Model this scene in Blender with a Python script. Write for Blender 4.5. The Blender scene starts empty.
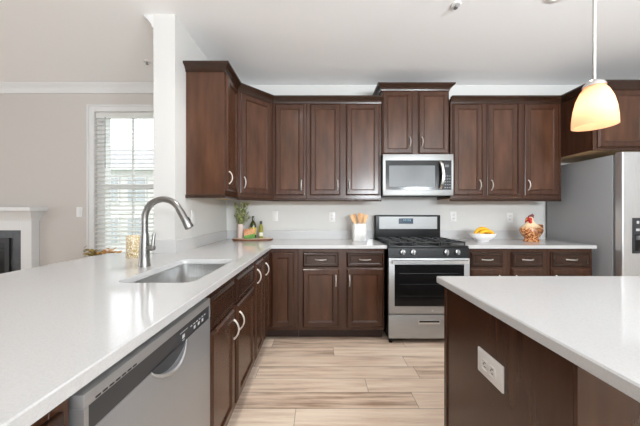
import bpy, bmesh, math, random
from mathutils import Matrix, Vector

random.seed(7)
PI = math.pi
S = bpy.context.scene
COL = S.collection

# ------------------------------------------------------------------ camera
cam_d = bpy.data.cameras.new('camera')
cam = bpy.data.objects.new('camera', cam_d)
COL.objects.link(cam)
cam.location = (0, 0, 1.2195)
cam.rotation_euler = (PI / 2, 0, 0)
cam_d.sensor_width = 36
cam_d.lens = 260 / 640 * 36
cam_d.clip_start = 0.02
S.camera = cam

# ------------------------------------------------------------------ world and large lights
W = bpy.data.worlds.new('world')
S.world = W
W.use_nodes = True
W.node_tree.nodes['Background'].inputs[0].default_value = (0.93, 0.96, 1.0, 1)
W.node_tree.nodes['Background'].inputs[1].default_value = 2.3


def area(name, loc, rot, sx, sy, power, color=(1, 1, 1)):
    d = bpy.data.lights.new(name, 'AREA')
    d.shape = 'RECTANGLE'
    d.size, d.size_y = sx, sy
    d.energy = power
    d.color = color
    o = bpy.data.objects.new(name, d)
    o.location = loc
    o.rotation_euler = rot
    COL.objects.link(o)
    return o


# added area fill lights, unseen, at the rear and living room wall openings
area('rear_fill_area', (0.9, -3.85, 1.25), (PI / 2, 0, 0), 4.2, 2.2, 9, (0.90, 0.96, 1.0))
area('living_fill_area', (-5.85, 0.2, 1.5), (0, -PI / 2, 0), 1.8, 3.0, 6, (0.90, 0.96, 1.0))

UPW = 470         # watts of each added uplighter
AIM = (0.5, 2.3, 3.9)   # the point their heads are turned to
DLW = 14          # base watts of the recessed ceiling lights, most added and unseen
S.view_settings.view_transform = 'Standard'
S.view_settings.look = 'None'
S.view_settings.gamma = 1
S.view_settings.use_curve_mapping = False
S.view_settings.exposure = 0.28
S.cycles.use_denoising = True
S.cycles.max_bounces = 10
S.cycles.diffuse_bounces = 6
S.cycles.sample_clamp_indirect = 6


# ------------------------------------------------------------------ materials
def lin(c):
    return tuple(((v / 255) / 12.92 if v / 255 <= 0.04045 else ((v / 255 + 0.055) / 1.055) ** 2.4) for v in c) + (1,)


def mat(name, c, rough=0.5, metal=0.0, c2=None, scale=(1, 1, 1), nscale=5, detail=4, bump=0, spec=0.5, coat=0, lo=0.35, hi=0.65):
    m = bpy.data.materials.new(name)
    m.use_nodes = True
    nt = m.node_tree
    b = nt.nodes['Principled BSDF']
    b.inputs['Base Color'].default_value = lin(c)
    b.inputs['Roughness'].default_value = rough
    b.inputs['Metallic'].default_value = metal
    b.inputs['Specular IOR Level'].default_value = spec
    b.inputs['Coat Weight'].default_value = coat
    if c2 is not None or bump:
        tc = nt.nodes.new('ShaderNodeTexCoord')
        mp = nt.nodes.new('ShaderNodeMapping')
        mp.inputs['Scale'].default_value = scale
        nz = nt.nodes.new('ShaderNodeTexNoise')
        nz.inputs['Scale'].default_value = nscale
        nz.inputs['Detail'].default_value = detail
        nt.links.new(tc.outputs['Object'], mp.inputs['Vector'])
        nt.links.new(mp.outputs['Vector'], nz.inputs['Vector'])
        if c2 is not None:
            cr = nt.nodes.new('ShaderNodeValToRGB')
            cr.color_ramp.elements[0].position = lo
            cr.color_ramp.elements[1].position = hi
            cr.color_ramp.elements[0].color = lin(c)
            cr.color_ramp.elements[1].color = lin(c2)
            nt.links.new(nz.outputs['Fac'], cr.inputs['Fac'])
            nt.links.new(cr.outputs['Color'], b.inputs['Base Color'])
        if bump:
            bp = nt.nodes.new('ShaderNodeBump')
            bp.inputs['Strength'].default_value = bump
            bp.inputs['Distance'].default_value = 0.002
            nt.links.new(nz.outputs['Fac'], bp.inputs['Height'])
            nt.links.new(bp.outputs['Normal'], b.inputs['Normal'])
    return m


def emit(name, c, strength):
    m = bpy.data.materials.new(name)
    m.use_nodes = True
    nt = m.node_tree
    b = nt.nodes['Principled BSDF']
    b.inputs['Base Color'].default_value = lin(c)
    b.inputs['Emission Color'].default_value = lin(c)
    b.inputs['Emission Strength'].default_value = strength
    return m


def glass(name, tint=(255, 255, 255), gloss=0.06):
    m = bpy.data.materials.new(name)
    m.use_nodes = True
    nt = m.node_tree
    for n in list(nt.nodes):
        if n.type != 'OUTPUT_MATERIAL':
            nt.nodes.remove(n)
    out = [n for n in nt.nodes if n.type == 'OUTPUT_MATERIAL'][0]
    tr = nt.nodes.new('ShaderNodeBsdfTransparent')
    tr.inputs[0].default_value = lin(tint)
    gl = nt.nodes.new('ShaderNodeBsdfGlossy')
    gl.inputs['Roughness'].default_value = 0.03
    mx = nt.nodes.new('ShaderNodeMixShader')
    mx.inputs[0].default_value = gloss
    nt.links.new(tr.outputs[0], mx.inputs[1])
    nt.links.new(gl.outputs[0], mx.inputs[2])
    nt.links.new(mx.outputs[0], out.inputs[0])
    return m


M = {}
M['wall'] = mat('wall_paint', (207, 206, 203), 0.85)
M['wall_living'] = mat('living_wall_paint', (194, 189, 184), 0.85)
M['ceil'] = mat('ceiling_paint', (249, 249, 249), 0.9)
M['trim'] = mat('trim_paint', (214, 214, 213), 0.45)
M['wood'] = mat('espresso_wood', (54, 32, 21), 0.25, c2=(76, 47, 32), scale=(9, 9, 0.9), nscale=3, detail=4, lo=0.2, hi=0.8)
M['wood_h'] = mat('espresso_wood_cross', (44, 27, 18), 0.25, c2=(53, 33, 22), scale=(0.9, 9, 9), nscale=3, detail=4, lo=0.2, hi=0.8)
M['wood_sheen'] = mat('espresso_wood_sheen', (60, 37, 24), 0.25, c2=(90, 58, 40), scale=(4, 4, 0.8), nscale=3, detail=4, lo=0.25, hi=0.75)  # lighter copy of the wood, the panels' glossy sheen put into its colour
M['wood_sheen_h'] = mat('espresso_wood_sheen_cross', (46, 28, 19), 0.25, c2=(58, 36, 25), scale=(0.8, 5, 5), nscale=3, detail=4, lo=0.25, hi=0.75)  # cross grain copy for drawer panels, sheen lightened in the colour as well
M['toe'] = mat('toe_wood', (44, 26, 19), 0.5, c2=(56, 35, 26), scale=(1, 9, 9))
M['maple'] = mat('maple_ply', (206, 170, 124), 0.5, c2=(220, 188, 144), scale=(1, 8, 8))
M['quartz'] = mat('white_quartz', (191, 191, 191), 0.09, c2=(198, 198, 198), nscale=240, detail=3, lo=0.3, hi=0.6)
M['steel'] = mat('brushed_steel', (180, 181, 182), 0.55, 0.85, c2=(188, 189, 190), scale=(1, 1, 60), nscale=6)
M['dw_steel'] = mat('dishwasher_steel', (168, 169, 170), 0.4, 0.6, c2=(170, 171, 172), scale=(60, 60, 1), nscale=6)
M['steel_up'] = mat('appliance_steel', (146, 146, 145), 0.5, 0.85, c2=(152, 152, 151), scale=(1, 1, 60), nscale=6)
M['steel_v'] = mat('brushed_steel_fine', (220, 221, 222), 0.38, 0.9, c2=(228, 229, 230), scale=(60, 60, 1), nscale=6)
M['chrome'] = mat('satin_nickel', (205, 203, 200), 0.22, 1.0)
M['faucet'] = mat('faucet_steel', (150, 149, 147), 0.3, 1.0)
M['nickel'] = mat('pull_nickel', (214, 211, 206), 0.4, 0.75)
M['basin'] = mat('sink_steel', (186, 186, 185), 0.36, 0.95, c2=(198, 198, 197), scale=(40, 2, 2), nscale=5)
M['black'] = mat('black_enamel', (14, 14, 15), 0.3, spec=0.3)
M['iron'] = mat('cast_iron', (30, 30, 31), 0.5)
M['blackglass'] = mat('black_glass', (22, 22, 23), 0.16)
M['greyglass'] = mat('microwave_glass', (84, 86, 87), 0.35)
M['dark'] = mat('dark_plastic', (52, 54, 57), 0.35)
M['grey_side'] = mat('grey_case_paint', (152, 153, 155), 0.45)
M['gasket'] = mat('gasket_grey', (118, 119, 121), 0.5)
M['white'] = mat('white_plastic', (224, 223, 221), 0.35)
M['slot'] = mat('slot_black', (40, 40, 40), 0.6)
M['mark'] = mat('pale_print', (200, 202, 204), 0.5)
M['blind'] = mat('blind_white', (244, 244, 242), 0.5)
nt_ = M['blind'].node_tree
tr_ = nt_.nodes.new('ShaderNodeBsdfTranslucent')
tr_.inputs[0].default_value = lin((244, 244, 242))
mx_ = nt_.nodes.new('ShaderNodeMixShader')
mx_.inputs[0].default_value = 0.45
nt_.links.new(nt_.nodes['Principled BSDF'].outputs[0], mx_.inputs[1])
nt_.links.new(tr_.outputs[0], mx_.inputs[2])
nt_.links.new(mx_.outputs[0], nt_.nodes['Material Output'].inputs[0])
M['lcd'] = mat('display_blue', (46, 66, 84), 0.2)
M['digit'] = emit('display_digit', (120, 165, 190), 0.25)
M['ceramic'] = mat('white_ceramic', (244, 242, 242), 0.2)
M['marble'] = mat('marble_crock', (214, 213, 210), 0.3, c2=(168, 168, 172), nscale=9, detail=6, lo=0.5, hi=0.8)
M['spoon'] = mat('beech_spoon', (214, 164, 108), 0.5, c2=(230, 188, 134), scale=(20, 20, 2))
M['spoon2'] = mat('olive_spoon', (188, 130, 76), 0.5, c2=(206, 156, 100), scale=(20, 20, 2))
M['pinkvase'] = mat('blush_ceramic', (226, 206, 196), 0.5)
M['leaf'] = mat('sage_leaf', (128, 146, 80), 0.55, c2=(210, 212, 152), nscale=22, lo=0.4, hi=0.6)
M['stem'] = mat('stem_green', (84, 88, 52), 0.6)
M['berry'] = mat('dark_berry', (66, 60, 74), 0.4)
M['oilglass'] = mat('olive_bottle_glass', (52, 58, 18), 0.1, spec=0.6)
M['oil2'] = mat('light_oil_glass', (142, 140, 42), 0.1)
M['cap'] = mat('bottle_cap', (48, 52, 34), 0.4)
M['label'] = mat('cream_label', (222, 206, 128), 0.6, c2=(206, 178, 70), nscale=30)
M['label2'] = mat('pale_label', (232, 232, 206), 0.6)
M['orange'] = mat('orange_print', (222, 168, 122), 0.55, c2=(204, 122, 84), nscale=34, lo=0.5, hi=0.7)
M['green'] = mat('green_print', (112, 160, 76), 0.55, c2=(84, 138, 58), nscale=24)
M['board'] = mat('board_top_glare', (224, 208, 192), 0.4, c2=(208, 186, 164), scale=(1, 12, 12))  # glare on the board's top is put into this pale colour
M['bark'] = mat('bark_edge', (132, 80, 50), 0.7, c2=(96, 58, 40), nscale=14)
M['banana'] = mat('banana_yellow', (244, 190, 20), 0.45, c2=(226, 160, 14), nscale=12)
M['tip'] = mat('banana_tip', (70, 56, 24), 0.6)
M['red'] = mat('comb_red', (196, 26, 26), 0.3)
M['darkred'] = mat('comb_dark', (110, 24, 24), 0.4)
M['beak'] = mat('beak_yellow', (222, 180, 70), 0.4)
M['tail'] = mat('tail_brown', (92, 54, 34), 0.35, c2=(180, 120, 72), nscale=40)
M['goldleaf'] = mat('gold_leaf', (196, 150, 66), 0.45, c2=(120, 96, 44), nscale=16)
M['russet'] = mat('russet_leaf', (214, 166, 92), 0.5, c2=(196, 132, 70), nscale=16)
M['oliveleaf'] = mat('olive_leaf', (160, 138, 66), 0.5, c2=(110, 92, 44), nscale=16)
M['slate'] = mat('slate_surround', (56, 58, 61), 0.4, c2=(72, 74, 76), nscale=8)
M['table'] = mat('table_wood', (120, 84, 58), 0.45, c2=(104, 70, 48), scale=(1, 9, 9))
M['siding'] = mat('siding_grey', (224, 223, 220), 0.8)
M['shingle'] = mat('roof_shingle', (176, 176, 178), 0.9, c2=(160, 160, 164), nscale=12)
M['panes'] = mat('far_pane', (176, 182, 186), 0.1)
M['lawn'] = mat('lawn_green', (96, 122, 72), 0.95, c2=(78, 104, 58), nscale=3)
M['clear'] = glass('clear_glass')
M['bulb'] = emit('bulb_glow', (255, 240, 226), 14)
M['can'] = emit('downlight_glow', (255, 244, 226), 2.5)


def shade_mat():
    m = bpy.data.materials.new('amber_shade_glass')
    m.use_nodes = True
    nt = m.node_tree
    out = [n for n in nt.nodes if n.type == 'OUTPUT_MATERIAL'][0]
    b = nt.nodes['Principled BSDF']
    b.inputs['Base Color'].default_value = lin((240, 200, 164))
    b.inputs['Roughness'].default_value = 0.25
    tr = nt.nodes.new('ShaderNodeBsdfTranslucent')
    tr.inputs[0].default_value = lin((255, 226, 204))
    mx = nt.nodes.new('ShaderNodeMixShader')
    mx.inputs[0].default_value = 0.6
    nt.links.new(b.outputs[0], mx.inputs[1])
    nt.links.new(tr.outputs[0], mx.inputs[2])
    nt.links.new(mx.outputs[0], out.inputs[0])
    return m


M['shade'] = shade_mat()


def plank_mat():
    m = bpy.data.materials.new('oak_planks')
    m.use_nodes = True
    nt = m.node_tree
    b = nt.nodes['Principled BSDF']
    b.inputs['Roughness'].default_value = 0.42
    at = nt.nodes.new('ShaderNodeAttribute')
    at.attribute_name = 'plank_tone'
    tc = nt.nodes.new('ShaderNodeTexCoord')
    mp = nt.nodes.new('ShaderNodeMapping')
    mp.inputs['Scale'].default_value = (0.9, 13, 1)
    ad = nt.nodes.new('ShaderNodeVectorMath')
    ad.operation = 'ADD'
    sc = nt.nodes.new('ShaderNodeVectorMath')
    sc.operation = 'SCALE'
    sc.inputs['Scale'].default_value = 37.0
    nz = nt.nodes.new('ShaderNodeTexNoise')
    nz.inputs['Scale'].default_value = 2.2
    nz.inputs['Detail'].default_value = 7
    nz.inputs['Roughness'].default_value = 0.62
    nt.links.new(tc.outputs['Object'], mp.inputs['Vector'])
    nt.links.new(mp.outputs['Vector'], ad.inputs[0])
    nt.links.new(at.outputs['Color'], sc.inputs[0])
    nt.links.new(sc.outputs[0], ad.inputs[1])
    nt.links.new(ad.outputs[0], nz.inputs['Vector'])
    cr = nt.nodes.new('ShaderNodeValToRGB')
    e = cr.color_ramp.elements
    e[0].position, e[0].color = 0.3, lin((168, 140, 118))
    e[1].position, e[1].color = 0.72, lin((246, 228, 208))
    k = cr.color_ramp.elements.new(0.5)
    k.color = lin((226, 202, 180))
    add = nt.nodes.new('ShaderNodeMath')
    add.operation = 'MULTIPLY_ADD'
    sep = nt.nodes.new('ShaderNodeSeparateColor')
    nt.links.new(at.outputs['Color'], sep.inputs[0])
    nt.links.new(sep.outputs[0], add.inputs[0])
    add.inputs[1].default_value = 0.5
    add2 = nt.nodes.new('ShaderNodeMath')
    add2.operation = 'SUBTRACT'
    nt.links.new(nz.outputs['Fac'], add2.inputs[0])
    add2.inputs[1].default_value = 0.22
    nt.links.new(add2.outputs[0], add.inputs[2])
    nt.links.new(add.outputs[0], cr.inputs['Fac'])
    nt.links.new(cr.outputs['Color'], b.inputs['Base Color'])
    return m


M['plank'] = plank_mat()
M['seam'] = mat('plank_seam', (92, 70, 56), 0.8)


def rooster_mat():
    m = bpy.data.materials.new('rooster_glaze')
    m.use_nodes = True
    nt = m.node_tree
    b = nt.nodes['Principled BSDF']
    b.inputs['Roughness'].default_value = 0.2
    tc = nt.nodes.new('ShaderNodeTexCoord')
    vo = nt.nodes.new('ShaderNodeTexVoronoi')
    vo.inputs['Scale'].default_value = 62
    cr = nt.nodes.new('ShaderNodeValToRGB')
    e = cr.color_ramp.elements
    e[0].position, e[0].color = 0.15, lin((112, 48, 22))
    e[1].position, e[1].color = 0.75, lin((226, 176, 122))
    k = cr.color_ramp.elements.new(0.45)
    k.color = lin((168, 92, 46))
    nt.links.new(tc.outputs['Object'], vo.inputs['Vector'])
    nt.links.new(vo.outputs['Distance'], cr.inputs['Fac'])
    sp = nt.nodes.new('ShaderNodeSeparateXYZ')
    nt.links.new(tc.outputs['Object'], sp.inputs[0])
    rg = nt.nodes.new('ShaderNodeMapRange')
    rg.inputs['From Min'].default_value = 0.135
    rg.inputs['From Max'].default_value = 0.175
    nt.links.new(sp.outputs['Z'], rg.inputs['Value'])
    mx = nt.nodes.new('ShaderNodeMix')
    mx.data_type = 'RGBA'
    nt.links.new(rg.outputs[0], mx.inputs['Factor'])
    nt.links.new(cr.outputs['Color'], mx.inputs['A'])
    mx.inputs['B'].default_value = lin((236, 214, 176))
    nt.links.new(mx.outputs['Result'], b.inputs['Base Color'])
    return m


M['rooster'] = rooster_mat()


def tumbler_mat():
    m = bpy.data.materials.new('gold_trellis_glass')
    m.use_nodes = True
    nt = m.node_tree
    b = nt.nodes['Principled BSDF']
    b.inputs['Roughness'].default_value = 0.25
    tc = nt.nodes.new('ShaderNodeTexCoord')
    mp = nt.nodes.new('ShaderNodeMapping')
    mp.inputs['Scale'].default_value = (1, 1, 0.55)
    vo = nt.nodes.new('ShaderNodeTexVoronoi')
    vo.inputs['Scale'].default_value = 105
    vo.feature = 'DISTANCE_TO_EDGE'
    cr = nt.nodes.new('ShaderNodeValToRGB')
    cr.color_ramp.elements[0].position = 0.05
    cr.color_ramp.elements[0].color = lin((178, 146, 84))
    cr.color_ramp.elements[1].position = 0.2
    cr.color_ramp.elements[1].color = lin((238, 230, 208))
    nt.links.new(tc.outputs['Object'], mp.inputs[0])
    nt.links.new(mp.outputs[0], vo.inputs['Vector'])
    nt.links.new(vo.outputs['Distance'], cr.inputs['Fac'])
    nt.links.new(cr.outputs['Color'], b.inputs['Base Color'])
    return m


M['tumbler'] = tumbler_mat()


# ------------------------------------------------------------------ mesh helpers
class MB:
    """Collects shapes and links them as ONE mesh object."""

    def __init__(self):
        self.bm = bmesh.new()
        self.crease = 38

    def box(self, x0, x1, y0, y1, z0, z1, bev=0.0, seg=2):
        m = Matrix.Translation(((x0 + x1) / 2, (y0 + y1) / 2, (z0 + z1) / 2)) @ Matrix.Diagonal((x1 - x0, y1 - y0, z1 - z0, 1))
        r = bmesh.ops.create_cube(self.bm, size=1, matrix=m)
        if bev:
            es = set()
            for v in r['verts']:
                es.update(v.link_edges)
            bmesh.ops.bevel(self.bm, geom=list(es), offset=bev, segments=seg, affect='EDGES', profile=0.6)
        return self

    def prism(self, pts, z0, z1):
        a = [self.bm.verts.new((p[0], p[1], z0)) for p in pts]
        b = [self.bm.verts.new((p[0], p[1], z1)) for p in pts]
        n = len(pts)
        self.bm.faces.new(a[::-1])
        self.bm.faces.new(b)
        for i in range(n):
            self.bm.faces.new((a[i], a[(i + 1) % n], b[(i + 1) % n], b[i]))
        return self

    def rings(self, loops, cap0=True, cap1=True, closed=True):
        vs = [[self.bm.verts.new(p) for p in l] for l in loops]
        n = len(vs[0])
        for a, b in zip(vs, vs[1:]):
            for i in range(n if closed else n - 1):
                self.bm.faces.new((a[i], a[(i + 1) % n], b[(i + 1) % n], b[i]))
        if cap0:
            self.bm.faces.new(vs[0][::-1])
        if cap1:
            self.bm.faces.new(vs[-1])
        return self

    def lathe(self, prof, c=(0, 0, 0), n=28, sx=1, sy=1, cap0=True, cap1=True):
        loops = []
        for r, z in prof:
            r = max(r, 0.0002)
            loops.append([(c[0] + sx * r * math.cos(2 * PI * i / n), c[1] + sy * r * math.sin(2 * PI * i / n), c[2] + z) for i in range(n)])
        return self.rings(loops, cap0, cap1)

    def tube(self, path, r, n=12):
        P = [Vector(p) for p in path]
        loops = []
        up = Vector((0.13, 0.21, 1)).normalized()
        for i, p in enumerate(P):
            t = (P[min(i + 1, len(P) - 1)] - P[max(i - 1, 0)]).normalized()
            if i == 0:
                ref = up if abs(t.dot(up)) < 0.95 else Vector((1, 0, 0))
                u = (ref - t * ref.dot(t)).normalized()
            else:
                u = (u - t * u.dot(t)).normalized()
            v = t.cross(u)
            rr = r[i] if isinstance(r, (list, tuple)) else r
            loops.append([p + rr * (math.cos(2 * PI * k / n) * u + math.sin(2 * PI * k / n) * v) for k in range(n)])
        return self.rings(loops)

    def disc(self, c, axis, r, h, n=20):
        c, a = Vector(c), Vector(axis).normalized()
        return self.tube([c, c + a * h], r, n)

    def sphere(self, c, r, sc=(1, 1, 1), n=14):
        m = Matrix.Translation(c) @ Matrix.Diagonal((*sc, 1))
        bmesh.ops.create_uvsphere(self.bm, u_segments=n, v_segments=max(6, n // 2 + 1), radius=r, matrix=m)
        return self

    def sweep(self, pts, prof, i0, i1):
        """profile (outward, z) swept along the polyline with mitred corners; builds segments i0..i1-1"""
        P = [Vector((p[0], p[1])) for p in pts]
        nr = []
        for a, b in zip(P, P[1:]):
            d = (b - a).normalized()
            nr.append(Vector((d.y, -d.x)))
        loops = []
        for i in range(i0, i1 + 1):
            if i == 0:
                m = nr[0]
            elif i == len(P) - 1:
                m = nr[-1]
            else:
                m = (nr[i - 1] + nr[i]).normalized()
                m = m / max(0.2, m.dot(nr[i]))
            loops.append([(P[i].x + m.x * o, P[i].y + m.y * o, z) for o, z in prof])
        return self.rings(loops)

    def panel(self, x0, x1, z0, z1, y=0.0, t=0.02, fw=0.055, depth=0.008):
        """framed door or drawer front facing -y with a moulded recess"""
        def L(i, yy):
            return [(x0 + i, yy, z0 + i), (x1 - i, yy, z0 + i), (x1 - i, yy, z1 - i), (x0 + i, yy, z1 - i)]
        f = y - t
        lp = [L(0, y), L(0, f + 0.010), L(0.004, f + 0.0085), L(0.0115, f + 0.0018), L(0.014, f), L(fw, f), L(fw + 0.002, f + 0.002), L(fw + 0.005, f + 0.002), L(fw + 0.014, f + depth)]
        self.rings(lp)
        self.crease = 4
        self.bm.faces.ensure_lookup_table()
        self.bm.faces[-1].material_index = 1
        return self

    def local(self, root):
        m = (Matrix.Translation(root.location) @ Matrix.Rotation(root.rotation_euler.z, 4, 'Z')).inverted()
        bmesh.ops.transform(self.bm, matrix=m, verts=self.bm.verts)
        return self

    def xf(self, m):
        bmesh.ops.transform(self.bm, matrix=m, verts=self.bm.verts)
        return self

    def build(self, name, material, parent=None, loc=None):
        bmesh.ops.recalc_face_normals(self.bm, faces=self.bm.faces)
        me = bpy.data.meshes.new(name)
        self.bm.to_mesh(me)
        self.bm.free()
        me.shade_smooth()
        me.set_sharp_from_angle(angle=math.radians(self.crease))
        me.materials.append(M[material])
        o = bpy.data.objects.new(name, me)
        COL.objects.link(o)
        if loc:
            o.location = loc
        if parent:
            o.parent = parent
        return o


def tag(o, label, cat, group=None, kind=None):
    o['label'] = label
    o['category'] = cat
    if group:
        o['group'] = group
    if kind:
        o['kind'] = kind
    return o


def thing(name, label, cat, loc=(0, 0, 0), rz=0, group=None):
    o = bpy.data.objects.new(name, None)
    o.empty_display_size = 0.1
    o.location = loc
    o.rotation_euler = (0, 0, rz)
    COL.objects.link(o)
    return tag(o, label, cat, group)


def struct(o, label=None, cat=None):
    o['kind'] = 'structure'
    if label:
        o['label'] = label
        o['category'] = cat
    return o


def copy_tree(o, parent=None):
    c = o.copy()
    COL.objects.link(c)
    c.parent = parent
    for ch in [x for x in COL.objects if x.parent == o]:
        copy_tree(ch, c)
    return c


# ------------------------------------------------------------------ main dimensions
D = 3.09            # back wall plane
LW = -1.11          # kitchen side of the left wall
CZ = 2.74           # ceiling
RW = 3.66
LX = -6.0
RY = -4.0

# ------------------------------------------------------------------ the shell
def floor_mesh():
    me = bpy.data.meshes.new('floor')
    bm = bmesh.new()
    cl = bm.loops.layers.float_color.new('plank_tone')
    pw, pl = 0.1485, 1.22
    anchors = {0: 0.62, 1: 0.33, -1: -0.15, 2: 0.74, 3: 0.70, 4: 0.12, 5: 0.78, -2: 0.45, 6: 0.6}
    rnd = random.Random(3)
    k0 = int((RY - 1.621) / pw) - 1
    k1 = int((D - 1.621) / pw) + 1
    tones = {(0, 0): 0.30, (0, 1): 0.66, (1, 0): 0.55, (1, 1): 0.62, (-1, 0): 0.72, (-1, -1): 0.62, (4, 1): 0.72, (4, 0): 0.42, (5, 0): 0.36, (3, 0): 0.62, (2, 0): 0.5}
    g = 0.0011
    for k in range(k0, k1 + 1):
        ya, yb = max(RY, 1.621 + k * pw), min(D, 1.621 + (k + 1) * pw)
        if yb - ya < 0.01:
            continue
        j = anchors.get(k, rnd.uniform(0, pl))
        i0 = int((LX - j) / pl) - 1
        i1 = int((RW - j) / pl) + 1
        for i in range(i0, i1 + 1):
            xa, xb = max(LX, j + i * pl), min(RW, j + (i + 1) * pl)
            if xb - xa < 0.01:
                continue
            # plank index -1 ends at the anchor joint
            t = tones.get((k, i + 1 if k in anchors else i), rnd.uniform(0.25, 0.8))
            vs = [bm.verts.new(p) for p in ((xa + g, ya + g, 0), (xb - g, ya + g, 0), (xb - g, yb - g, 0), (xa + g, yb - g, 0))]
            f = bm.faces.new(vs)
            r2 = rnd.random()
            for lp in f.loops:
                lp[cl] = (t, r2, rnd.random() * 0 + r2 * 0.7, 1)
    # the sub floor the seams look down on
    vs = [bm.verts.new(p) for p in ((LX, RY, -0.002), (RW, RY, -0.002), (RW, D, -0.002), (LX, D, -0.002))]
    f = bm.faces.new(vs)
    f.material_index = 1
    lo = [bm.verts.new((v.co.x, v.co.y, -0.1)) for v in vs]
    for q in range(4):
        f = bm.faces.new((vs[q], lo[q], lo[(q + 1) % 4], vs[(q + 1) % 4]))
        f.material_index = 1
    bm.to_mesh(me)
    bm.free()
    me.materials.append(M['plank'])
    me.materials.append(M['seam'])
    o = bpy.data.objects.new('floor', me)
    COL.objects.link(o)
    return o


struct(floor_mesh())
struct(MB().box(LX, RW, RY, D, CZ, CZ + 0.1).build('ceiling', 'ceil'))

# back wall of the kitchen and of the living room, with the window opening
WX0, WX1, WZ0, WZ1 = -2.675, -1.56, 0.66, 2.42
m = MB()
m.box(-1.2, RW + 0.1, D, D + 0.14, 0, CZ)
struct(m.build('wall_back', 'wall'))
m = MB()
m.box(LX, WX0, D, D + 0.14, 0, CZ)
m.box(WX1, -1.2, D, D + 0.14, 0, CZ)
m.box(WX0, WX1, D, D + 0.14, 0, WZ0)
m.box(WX0, WX1, D, D + 0.14, WZ1, CZ)
struct(m.build('wall_living', 'wall_living'))
struct(MB().box(-1.275, LW, 1.99, D, 0, CZ).build('wall_left', 'wall'))
struct(MB().box(-1.275, LW, -0.05, 1.99, 0, 0.88).build('wall_peninsula', 'wall'))
struct(MB().box(RW, RW + 0.1, RY, D, 0, CZ).build('wall_right', 'wall'))
m = MB()
m.box(LX - 0.1, LX, RY, -1.3, 0, CZ).box(LX - 0.1, LX, 1.7, D, 0, CZ).box(LX - 0.1, LX, -1.3, 1.7, 2.4, CZ).box(LX - 0.1, LX, -1.3, 1.7, 0, 0.6)
struct(m.build('wall_far', 'wall_living'))
m = MB()
m.box(LX, -1.2, RY - 0.1, RY, 0, CZ).box(3.0, RW, RY - 0.1, RY, 0, CZ).box(-1.2, 3.0, RY - 0.1, RY, 2.35, CZ)
struct(m.build('wall_rear', 'wall'))

# crown moulding of the living room
CRP = [(0, CZ - 0.1), (0.012, CZ - 0.1), (0.016, CZ - 0.075), (0.045, CZ - 0.035), (0.065, CZ - 0.02), (0.072, CZ - 0.002), (0, CZ - 0.002)]
struct(MB().sweep([(LX, D), (-1.275, D), (-1.275, 1.99)], CRP, 0, 2).build('trim_1', 'trim'))

# window
win = struct(MB().box(WX0 + 0.001, WX0 + 0.1, D + 0.03, D + 0.11, WZ0, WZ1).box(WX1 - 0.1, WX1 - 0.001, D + 0.03, D + 0.11, WZ0, WZ1)
             .box(WX0 + 0.1, WX1 - 0.1, D + 0.03, D + 0.11, WZ1 - 0.04, WZ1 - 0.001).box(WX0 + 0.1, WX1 - 0.1, D + 0.03, D + 0.11, WZ0 + 0.001, WZ0 + 0.05)
             .build('window_1', 'trim'))
m = MB()
m.box(WX0 + 0.1, WX1 - 0.1, D + 0.03, D + 0.08, 1.505, 1.56)
for xx in (-2.262, -1.965):
    m.box(xx - 0.008, xx + 0.008, D + 0.05, D + 0.07, WZ0 + 0.05, WZ1 - 0.04)
m.build('window_sash', 'trim', win)
MB().box(WX0 + 0.1, WX1 - 0.1, D + 0.085, D + 0.089, WZ0 + 0.05, WZ1 - 0.04).build('window_pane', 'clear', win)
m = MB()
cw = 0.075
m.box(WX0 - cw, WX0, D - 0.016, D, WZ0 - cw, WZ1 + cw, 0.003).box(WX1, WX1 + cw, D - 0.016, D, WZ0 - cw, WZ1 + cw, 0.003)
m.box(WX0, WX1, D - 0.016, D, WZ1, WZ1 + cw, 0.003).box(WX0, WX1, D - 0.016, D, WZ0 - cw, WZ0, 0.003)
m.box(WX0 - cw - 0.004, WX0 - cw + 0.014, D - 0.026, D, WZ0 - cw, WZ1 + cw + 0.004, 0.003)
m.box(WX0 - cw, WX1 + cw, D - 0.026, D, WZ1 + cw - 0.014, WZ1 + cw + 0.004, 0.003)
m.build('window_casing', 'trim', win)

# blind hanging in the window
bl = thing('window_blind', 'open white horizontal slat blind hanging in the living room window', 'blind', ((WX0 + WX1) / 2, D + 0.0, WZ0))
m = MB().box(WX0 + 0.012, WX1 - 0.012, D - 0.005, D + 0.022, WZ1 - 0.075, WZ1 - 0.004, 0.004).local(bl)
m.build('headrail', 'blind', bl)
m = MB()
z = WZ1 - 0.105
tl = math.radians(22)
while z > WZ0 + 0.07:
    cy, w2, th = D + 0.002, 0.024, 0.0014
    dy, dz = w2 * math.cos(tl), w2 * math.sin(tl)
    a = [(WX0 + 0.016, cy - dy, z - dz - th), (WX0 + 0.016, cy + dy, z + dz - th), (WX0 + 0.016, cy + dy, z + dz + th), (WX0 + 0.016, cy - dy, z - dz + th)]
    m.rings([a, [(WX1 - 0.016, p[1], p[2]) for p in a]])
    z -= 0.0505
m.local(bl).build('slats', 'blind', bl)
MB().box(WX0 + 0.016, WX1 - 0.016, D - 0.022, D + 0.026, WZ0 + 0.012, WZ0 + 0.03, 0.004).local(bl).build('bottom_rail', 'blind', bl)
for xx in (-2.43, -1.80):
    MB().tube([(xx, D - 0.023, WZ0 + 0.03), (xx, D - 0.023, WZ1 - 0.06)], 0.0016, 6).local(bl).build('ladder_cord', 'blind', bl)
MB().tube([(-2.53, D - 0.028, 1.75), (-2.53, D - 0.028, WZ1 - 0.07)], 0.0045, 8).local(bl).build('wand', 'grey_side', bl)

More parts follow.
